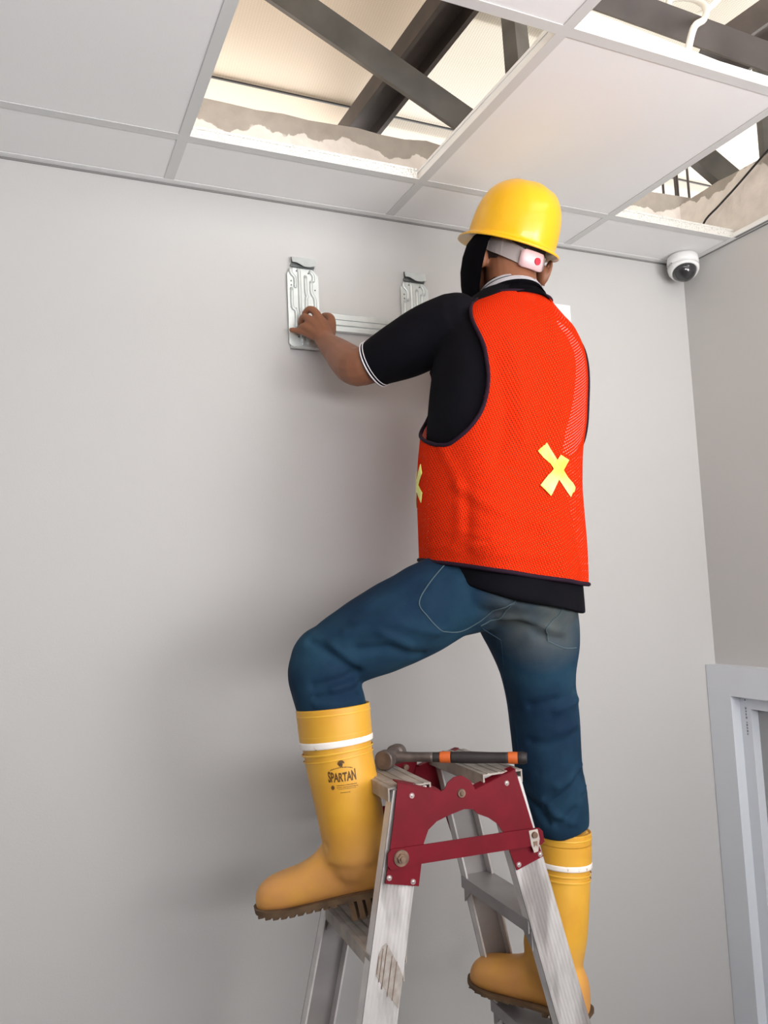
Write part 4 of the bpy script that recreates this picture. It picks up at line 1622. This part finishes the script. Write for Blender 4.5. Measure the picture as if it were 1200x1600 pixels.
def make_boot(st, fo, lead):
    h, t = fo['heel'], fo['toe']
    ax_ = (t - h)
    L_ = ax_.length
    ax_.normalize()
    side = ax_.cross(V((0, 0, 1))).normalized()
    up = side.cross(ax_).normalized()
    b = bmesh.new()
    loft(b, sections(st, 4, VP), 40, 2)
    rows_ = cat(FOOT, 3)
    secs = []
    for s_, w, hh in rows_:
        c = h + ax_ * (s_ * L_) + up * (hh / 2 + .012)
        secs.append((c, side, up, max(w, .003), max(hh / 2, .003)))
    loft(b, secs, 32, 2.5)
    # instep and heel joining shaft and foot
    s0 = V(st[-1][:3])
    ball(b, h + ax_ * (L_ * .27) + up * .085, (.048, .048, .050), 24)
    limb(b, [s0 + V((0, 0, .06)), s0, h + ax_ * (L_ * .36) + up * .085, h + ax_ * (L_ * .50) + up * .060], [.056, .053, .044, .036], 24)
    me_ = remesh(b, 0.0042, 22)
    # creases over the instep
    an = h + ax_ * (L_ * .40) + up * .12
    folds(me_, [([an + side * .05, an + ax_ * .012 + up * .004, an - side * .05], .007, -.003),
                ([an + up * .03 - ax_ * .02 + side * .05, an + up * .025 - ax_ * .01, an + up * .03 - ax_ * .02 - side * .05], .007, -.003)])
    rumple(me_, 0.002, 12)
    co_ = coords(me_)
    a = me_.attributes.new('foot', 'FLOAT', 'POINT')
    hgt = (co_ - np.array(h)) @ np.array(up)
    a.data.foreach_set('value', np.clip((.16 - hgt) / .10, 0, 1))
    a = me_.attributes.new('stain', 'FLOAT', 'POINT')
    if lead:
        d_ = np.linalg.norm((co_ - np.array((1.012, -.535, 1.098))) * np.array((1, 1, 1.9)), axis=1)
        a.data.foreach_set('value', np.clip(1.5 - d_ / .034, 0, 1))
    else:
        a.data.foreach_set('value', np.zeros(len(co_)))
    bo = link('rubber_boot', me_, M_boot, person, True)
    bv = bvh_of(bo)
    # sole with welt and lugs
    b = bmesh.new()
    out = []
    rr_ = cat([(s_, w) for s_, w, _ in FOOT], 3)
    for s_, w in rr_:
        out.append((s_, w + .0035))
    ring_ = [(s_, w) for s_, w in out] + [(s_, -w) for s_, w in out[::-1]]
    zc = lambda s_: .010 * max(0, (s_ - .72) / .28) ** 2
    P = [h + ax_ * (s_ * L_ + (.004 if s_ > .5 else -.004)) + side * w + up * (fo.get('so', .010) + zc(s_)) for s_, w in ring_]
    Q = [p + up * (.020 - fo.get('so', .010)) for p in P]
    A = [b.verts.new(p) for p in P]
    B = [b.verts.new(p) for p in Q]
    b.faces.new(A)
    b.faces.new(B[::-1])
    n = len(A)
    for i in range(n):
        b.faces.new((A[i], B[i], B[(i + 1) % n], A[(i + 1) % n]))
    # lugs
    k_ = 0
    s_ = 0.03
    while s_ < .97:
        if not .34 < s_ < .42:
            w = float(np.interp(s_ + .012, [o[0] for o in out], [o[1] for o in out]))
            dep = fo['heelh'] if s_ < .34 else fo.get('lug', .0045)
            for w0, w1 in ((-w, -.004), (.004, w)):
                p = h + ax_ * (s_ * L_)
                prism(b, [p + side * w0 + up * (fo.get('so', .010) + .0005 + zc(s_)), p + side * w1 + up * (fo.get('so', .010) + .0005 + zc(s_)), p + side * w1 + up * (fo.get('so', .010) + .0005 - dep + zc(s_)), p + side * w0 + up * (fo.get('so', .010) + .0005 - dep + zc(s_))], ax_ * .0105)
        s_ += .0165 / L_
    obj('sole', b, M_sole, bo)
    # welt line
    # cuff band round the top, ridges and stripe
    rows_ = sections(st, 36, VP)

    def band(name, z0, z1, off_, m_, open_=False):
        b2 = bmesh.new()
        sel = [r for r in rows_ if z1 <= r[0].z <= z0]
        if len(sel) < 2:
            return None
        rad = loft(b2, [(c_, s1, d1, a1 + off_ * (0.75 if i_ in (0, len(sel) - 1) else 1), b1 + off_ * (0.75 if i_ in (0, len(sel) - 1) else 1)) for i_, (c_, s1, d1, a1, b1) in enumerate(sel)], 48, caps=not open_)
        return obj(name, b2, m_, bo, True)
    zt_ = st[0][2]
    tp = rows_[0]
    b2 = bmesh.new()
    sel = [r for r in rows_ if r[0].z >= zt_ - .062]
    loft(b2, [(c_, s1, d1, a1 + .003, b1 + .003) for (c_, s1, d1, a1, b1) in sel], 48, caps=False)
    r_in = [(c_ + V((0, 0, .002)), s1, d1, a1 - .001, b1 - .001) for (c_, s1, d1, a1, b1) in sel[:1]]
    loft(b2, [(sel[0][0], sel[0][1], sel[0][2], sel[0][3] + .003, sel[0][4] + .003), (sel[0][0] + V((0, 0, .0015)), sel[0][1], sel[0][2], sel[0][3] + .001, sel[0][4] + .001), (sel[0][0] - V((0, 0, .004)), sel[0][1], sel[0][2], sel[0][3] - .002, sel[0][4] - .002)], 48, caps=False)
    bmesh.ops.remove_doubles(b2, verts=b2.verts, dist=.0002)
    obj('cuff_band', b2, M_boot, bo, True)
    me2 = bpy.context.scene.objects[-1].data if False else None
    for z0, z1, off_ in ((zt_ - .0085, zt_ - .0135, .0042), (zt_ - .020, zt_ - .024, .0040), (zt_ - .046, zt_ - .050, .0042), (zt_ - .0785, zt_ - .0835, .0028), (zt_ - .090, zt_ - .094, .0022)):
        band('ridge', z0, z1, off_, M_bootband, True)
    band('reflective_stripe', zt_ - .0575, zt_ - .0705, .0042, M_bstripe, True)
    return bo, bv, h, ax_, side, up, L_


bl = make_boot(bootL, footL, False)
brt = make_boot(bootR, footR, True)
bo_, bv_ = bl[0], bl[1]
TLp, TRp, BLp = V((.5225, -.5005, 1.3104)), V((.5745, -.5205, 1.3135)), V((.5275, -.5012, 1.2776))
ex_ = (TRp - TLp).normalized()
ey_ = (TLp - BLp)
ey_ = (ey_ - ex_ * ey_.dot(ex_)).normalized()
org = (TLp + TRp) / 2 - ey_ * .0065


def stamp(bm_, name, mt_, parent=bo_, off=.0005):
    """print lying on the rubber: u to the right, v up, in metres about the middle of the print"""
    bmesh.ops.triangulate(bm_, faces=bm_.faces)
    bmesh.ops.subdivide_edges(bm_, edges=[e for e in bm_.edges if e.calc_length() > .004], cuts=2)
    for v in bm_.verts:
        p = org + ex_ * v.co.x + ey_ * v.co.y
        loc, nr_, _, _ = bv_.find_nearest(p)
        v.co = loc + nr_ * (off + max(0, v.co.z))
    return obj(name, bm_, mt_, parent)


def text_bm(body, width, height, bow=0.0):
    cu = bpy.data.curves.new('t', 'FONT')
    cu.body = body
    cu.align_x = 'CENTER'
    cu.offset = .035
    o_ = bpy.data.objects.new('t', cu)
    COL.objects.link(o_)
    dg_ = bpy.context.evaluated_depsgraph_get()
    me_ = bpy.data.meshes.new_from_object(o_.evaluated_get(dg_))
    bpy.data.objects.remove(o_)
    b_ = bmesh.new()
    b_.from_mesh(me_)
    bpy.data.meshes.remove(me_)
    xs = [v.co.x for v in b_.verts]
    ys_ = [v.co.y for v in b_.verts]
    sx_, sy_ = width / (max(xs) - min(xs)), height / (max(ys_) - min(ys_))
    mx_, my_ = (max(xs) + min(xs)) / 2, min(ys_)
    for v in b_.verts:
        x_ = (v.co.x - mx_) * sx_
        y_ = (v.co.y - my_) * sy_
        # arched top and bottom as on the print: the outer letters stand taller
        y_ = y_ * (1 + bow * (abs(x_) / (width / 2)) ** 2) 
        v.co = V((x_, y_, 0))
    return b_


b = text_bm('SPARTAN', .051, .0165, .30)
bmesh.ops.translate(b, vec=(0, -.0065, 0), verts=b.verts)
stamp(b, 'boot_print', M_ink)


def flat(polys):
    b_ = bmesh.new()
    for poly in polys:
        b_.faces.new([b_.verts.new((x_, y_, 0)) for x_, y_ in poly])
    return b_


emb = [(-.0065, .026), (-.0050, .0300), (-.0015, .0325), (.0030, .0320), (.0060, .0290), (.0062, .0255), (.0035, .0270), (.0030, .0240), (.0020, .0205), (-.0010, .0200), (-.0030, .0215), (-.0045, .0235)]
stamp(flat([emb]), 'boot_print', M_ink)
dashes = []
random.seed(3)
for v0, h_, u0, u1, arc_ in ((.0150, .0018, -.020, .020, .0035), (-.0135, .0015, -.010, .025, 0), (-.0170, .0012, -.010, .025, 0), (-.0200, .0011, -.008, .022, 0), (-.0265, .0012, -.004, .012, 0)):
    u_ = u0
    while u_ < u1:
        w_ = random.choice((.0011, .0016, .0021))
        yo_ = arc_ * (1 - ((u_ - (u0 + u1) / 2) / ((u1 - u0) / 2)) ** 2)
        dashes.append([(u_, v0 + yo_), (u_ + w_, v0 + yo_), (u_ + w_, v0 + h_ + yo_), (u_, v0 + h_ + yo_)])
        u_ += w_ + .0009
stamp(flat(dashes), 'boot_print', M_ink)
ring_ = [(-.0175 + .0034 * math.cos(a), -.0160 + .0042 * math.sin(a)) for a in [2 * PI * i / 14 for i in range(14)]]
stamp(flat([ring_]), 'boot_print', M_ink)


# ---- hard hat
hat_c = V((1.0735, -.400, 2.4605))
TR, TF, TU = tilted(.067, .40, .199)


def hat_pt(l, f, u):
    return hat_c + (TR * l + TF * f + TU * u) * .968


NH = 72
prof = [(1.0, 0.0), (1.004, .012), (0.998, .030), (0.975, .055), (0.935, .075), (0.87, .096), (0.77, .114), (0.64, .1275), (0.48, .137), (0.30, .1425), (0.15, .145), (0.0, .1455)]
prof = [tuple(r) for r in cat(prof, 2)]


def brim_ext(a):
    f = math.sin(a)           # +1 front
    e = .013 + .004 * max(0, -f)
    if f > 0:
        e += .042 * (f ** 3)
    return e


bm = bmesh.new()
rings = []
LA_, LN = .104, .126


def hat_xy(a, s, e=0):
    return (math.cos(a) * (LA_ * s + e), math.sin(a) * (LN * s + e))


for s_, u_ in prof[::-1]:
    ring_ = []
    for i in range(NH):
        a = 2 * PI * i / NH
        x_, y_ = hat_xy(a, s_)
        # raised crown rib front to back
        rib = .0018 * math.exp(-(x_ / .014) ** 2) * min(1, u_ / .10) * (1 if u_ > .03 else 0)
        rib += .002 * math.exp(-((abs(x_) - .045) / .008) ** 2) * max(0, min(1, (u_ - .07) / .04))
        ring_.append(bm.verts.new(hat_pt(x_, y_, u_ + rib)))
    rings.append(ring_)
for e_f, du in ((.35, -.003), (.75, -.006), (1.0, -.0085), (1.02, -.0125), (.92, -.0135), (.5, -.0085), (.05, -.004)):
    ring_ = []
    for i in range(NH):
        a = 2 * PI * i / NH
        e = brim_ext(a)
        x_, y_ = hat_xy(a, 1.0, e * e_f)
        droop = .006 * max(0, math.sin(a)) ** 2 * e_f
        ring_.append(bm.verts.new(hat_pt(x_, y_, du - droop)))
    rings.append(ring_)
for s_, u_ in [(0.965, .0), (0.955, .03), (.90, .070), (.72, .110), (.42, .133), (.1, .141)]:
    rings.append([bm.verts.new(hat_pt(*hat_xy(2 * PI * i / NH, s_), u_)) for i in range(NH)])
for r0, r1 in zip(rings, rings[1:]):
    for i in range(NH):
        bm.faces.new((r0[i], r0[(i + 1) % NH], r1[(i + 1) % NH], r1[i]))
bmesh.ops.remove_doubles(bm, verts=bm.verts, dist=0.00005)
hat = obj('hard_hat', bm, M_helmet, person, True)

# suspension: nape strap with adjuster
sp = [(-100, .032, .030), (-80, .024, .050), (-62, .012, .054), (-45, .000, .044), (-25, -.011, .037), (0, -.020, .034), (25, -.020, .033), (45, -.014, .028), (70, .002, .022), (100, .018, .018)]
rows = cat(sp, 5)
bm = bmesh.new()
A, B = [], []
for ang, u_, h_ in rows:
    a = math.radians(-90 + ang)
    lat, ln = .0865, .106
    x_, y_ = math.cos(a) * lat, math.sin(a) * ln + .002
    A.append(bm.verts.new(head_pt(x_, y_, u_ + h_ / 2)))
    B.append(bm.verts.new(head_pt(x_ * 1.0, y_ * .99, u_ - h_ / 2)))
for i in range(len(A) - 1):
    bm.faces.new((A[i], A[i + 1], B[i + 1], B[i]))
bmesh.ops.solidify(bm, geom=bm.faces, thickness=0.0025)
obj('nape_strap', bm, M_strap, hat, True)
bm = bmesh.new()
rw = []
for k_, ang in enumerate((-14, -9, 0, 10, 20, 27)):
    a = math.radians(-90 + ang)
    x_, y_ = math.cos(a) * .0875, math.sin(a) * .107
    nrm = (HR_ * math.cos(a) + HFp * math.sin(a)).normalized()
    c = head_pt(x_, y_ + .002, -.021)
    hh = .0195 if k_ not in (0, 5) else .0155
    rw.append([bm.verts.new(c + HU * hh), bm.verts.new(c + HU * hh + nrm * .011 * (.7 if k_ in (0, 5) else 1)), bm.verts.new(c - HU * hh + nrm * .013 * (.7 if k_ in (0, 5) else 1)), bm.verts.new(c - HU * hh)])
for r0, r1 in zip(rw, rw[1:]):
    for i in range(4):
        bm.faces.new((r0[i], r0[(i + 1) % 4], r1[(i + 1) % 4], r1[i]))
bm.faces.new(rw[0][::-1])
bm.faces.new(rw[-1])
bevel(bm, .002, 2)
kb = obj('adjuster', bm, M_knobbox, hat, True)
bm = bmesh.new()
a = math.radians(-90 + 11)
nrm = (HR_ * math.cos(a) + HFp * math.sin(a)).normalized()
c = head_pt(math.cos(a) * .0875, math.sin(a) * .107 + .002, -.021) + nrm * .0125
cyl(bm, c - nrm * .001, c + nrm * .0022, .0085, .0080, 28)
obj('red_button', bm, M_red, kb)

# ---- the vest
vest = [(0.929, -.505, 1.655, .168, .160), (0.931, -.503, 1.72, .170, .160), (0.941, -.492, 1.80, .178, .156), (0.959, -.478, 1.92, .187, .151), (0.985, -.466, 2.01, .196, .146), (1.008, -.455, 2.10, .196, .142),
        (1.019, -.447, 2.17, .189, .134), (1.022, -.441, 2.225, .172, .118), (1.028, -.434, 2.258, .146, .100), (1.040, -.428, 2.284, .112, .087), (1.048, -.426, 2.300, .090, .080)]
vsec = sections(vest, 14, RB, (0, 0, 1))
NV = 220


def vest_pt(th, z):
    """point of the vest surface at angle th (deg, 0 = his right, 90 = front, 180 = left, 270 = back) and height z"""
    zs = [s_[0].z for s_ in vsec]
    i = int(np.clip(np.searchsorted(zs, z) - 1, 0, len(zs) - 2))
    f = (z - zs[i]) / (zs[i + 1] - zs[i])
    A_, B_ = vsec[i], vsec[i + 1]
    c = A_[0].lerp(B_[0], f)
    a = A_[3] * (1 - f) + B_[3] * f
    b = A_[4] * (1 - f) + B_[4] * f
    x_, y_ = se(math.radians(th), 2.25)
    return c + A_[1] * x_ * a + A_[2] * y_ * b


ARML = ARMR = None
ARML = [(207, 2.212), (218, 2.144), (223, 2.072), (221, 2.008), (213, 1.968), (202, 1.944), (191, 1.932), (179, 1.944), (162, 1.966), (143, 1.990), (128, 2.03), (120, 2.10), (122, 2.19), (140, 2.245), (160, 2.272), (178, 2.290), (189, 2.286), (198, 2.260)]
ARMR = [(540 - a, z) for a, z in ARML]



def inside(th, z, poly):
    n = len(poly)
    c = False
    for i in range(n):
        (x1, y1), (x2, y2) = poly[i], poly[(i + 1) % n]
        if (y1 > z) != (y2 > z) and th < (x2 - x1) * (z - y1) / (y2 - y1) + x1:
            c = not c
    return c


bm = bmesh.new()
uvl = bm.loops.layers.uv.new('UVMap')
z0v, z1v = 1.655, 2.300
NZ = 190
grid = []
for j in range(NZ + 1):
    z = z0v + (z1v - z0v) * j / NZ
    row = []
    for i in range(NV):
        th = 360.0 * i / NV
        row.append(bm.verts.new(vest_pt(th, z)))
    grid.append(row)
for j in range(NZ):
    for i in range(NV):
        z = z0v + (z1v - z0v) * (j + .5) / NZ
        th = 360.0 * (i + .5) / NV
        if ARML and (inside(th, z, ARML) or inside(th if th > 180 else th + 360, z, ARMR)):
            continue
        f = bm.faces.new((grid[j][i], grid[j][(i + 1) % NV], grid[j + 1][(i + 1) % NV], grid[j + 1][i]))
        for lp, (di, dj) in zip(f.loops, ((0, 0), (1, 0), (1, 1), (0, 1))):
            lp[uvl].uv = ((i + di) * 1.12 / NV, z0v + (z1v - z0v) * (j + dj) / NZ)
bmesh.ops.delete(bm, geom=[v for v in bm.verts if not v.link_faces], context='VERTS')
bmesh.ops.recalc_face_normals(bm, faces=bm.faces)
me = bpy.data.meshes.new('safety_vest')
bm.to_mesh(me)
bm.free()


def hang(P):
    """hem hangs lower at the back right, and the cloth swings in folds"""
    P = P.copy()
    k_ = np.clip((1.95 - P[:, 2]) / 0.3, 0, 1)
    per_ = (P - np.array((0.935, -.5, 0))) @ np.array((0.83, -.56, 0))
    P[:, 2] -= k_ * per_ * 0.20 - k_ * 0.020
    return P


co = hang(coords(me))
setco(me, co)
co, nr = coords(me), normals(me)
ang = np.arctan2((co - np.array((.95, -.48, 0))) @ np.array(FBd), (co - np.array((.95, -.48, 0))) @ np.array(RB))
k = np.clip((2.05 - co[:, 2]) / .35, 0, 1)
wv = np.sin(ang * 9 + co[:, 2] * 6) * .0035 * k
setco(me, co + nr * wv[:, None])
rumple(me, 0.005, 6)
folds(me, [
    ([(.7824, -.5353, 1.9307), (.7889, -.5818, 1.8587), (.7721, -.5956, 1.7564), (.7601, -.5802, 1.7205)], .013, .0048),
    ([(.7950, -.5353, 1.9207), (.8080, -.5918, 1.8387), (.7900, -.6056, 1.7564)], .012, -.004),
    ([(.7861, -.5807, 1.8499), (.8109, -.6253, 1.8092), (.8637, -.6528, 1.7802), (.9324, -.6591, 1.768)], .012, .0035),
    ([(.7861, -.5807, 1.830), (.8209, -.6253, 1.789), (.8637, -.6528, 1.763)], .012, -.0025),
    ([(.7399, -.5182, 1.744), (.7514, -.56, 1.7496), (.7622, -.5831, 1.7352)], .008, -.009),
    ([(.7399, -.5182, 1.728), (.7514, -.56, 1.730), (.7722, -.5931, 1.7152)], .009, .007),
    ([(.954, -.6153, 2.0142), (.9555, -.6332, 1.9316), (.97, -.6391, 1.8726)], .012, .0045),
    ([(.8946, -.582, 2.1124), (.8919, -.6101, 1.9989), (.8592, -.6265, 1.8913)], .016, -.005),
    ([(.93, -.59, 2.16), (.935, -.61, 2.05), (.915, -.63, 1.93)], .014, .004),
    ([(.7743, -.6038, 1.7064), (.8183, -.6521, 1.739), (.9138, -.6623, 1.7492)], .012, -.0045),
    ([(.80, -.62, 1.72), (.85, -.655, 1.705), (.93, -.665, 1.70)], .012, .004),
    ([(1.0307, -.6282, 1.8424), (1.0318, -.6376, 1.7499), (1.0181, -.6524, 1.666)], .010, .005),
    ([(.762, -.585, 1.715), (.80, -.625, 1.728), (.85, -.655, 1.722)], .007, .004),
    ([(.752, -.56, 1.765), (.79, -.61, 1.752), (.83, -.64, 1.738)], .008, .0035),
])

vest_o = link('safety_vest', me, M_vest, person, True)
bvv = bvh_of(vest_o)


def vseam(name, pts, r, m_, parent, closed=False):
    b = bmesh.new()
    P0 = hang(np.array([list(vest_pt(th, z)) for th, z in pts]))
    if closed:
        P0 = np.vstack([P0[-1], P0, P0[:2]])
    C_ = cat([tuple(p) for p in P0], 6)
    if closed:
        C_ = C_[6:-6]
    P = []
    for p in C_:
        loc, nr_, _, _ = bvv.find_nearest(V(p))
        q_ = V(p)
        # stay on the ideal outline, take only the depth from the cloth
        P.append(q_ + nr_ * ((loc - q_).dot(nr_)))
    tube(b, P, r, n=8, k=1, caps=not closed)
    return obj(name, b, m_, parent, True)


vseam('armhole_binding', ARML, .0042, M_pipe, vest_o, True)
vseam('armhole_binding', ARMR, .0042, M_pipe, vest_o, True)
vseam('hem_binding', [(a, 1.656) for a in range(0, 361, 10)], .0045, M_pipe, vest_o)
vseam('neck_binding', [(a, 2.299) for a in range(0, 361, 10)], .0040, M_pipe, vest_o)
xa = patch('reflective_strip', [(.9447, -.6311, 1.9108), (.9678, -.6265, 1.9293), (1.0348, -.6185, 1.8411), (1.0227, -.6215, 1.8195)], bvv, M_lime, vest_o, .0014, 14, 14)
xb = patch('reflective_strip', [(.9382, -.6371, 1.8402), (.9594, -.6373, 1.8185), (1.0266, -.6182, 1.8968), (1.0042, -.6215, 1.9063)], bvv, M_lime, vest_o, .0032, 14, 14)
for qd in (((165, 1.90), (168, 1.875), (135, 1.795), (132, 1.815)), ((168, 1.825), (165, 1.80), (132, 1.875), (135, 1.895))):
    P0 = hang(np.array([list(vest_pt(th, z)) for th, z in qd]))
    patch('reflective_strip', [tuple(p) for p in P0], bvv, M_lime, vest_o, .0016, 14, 14)
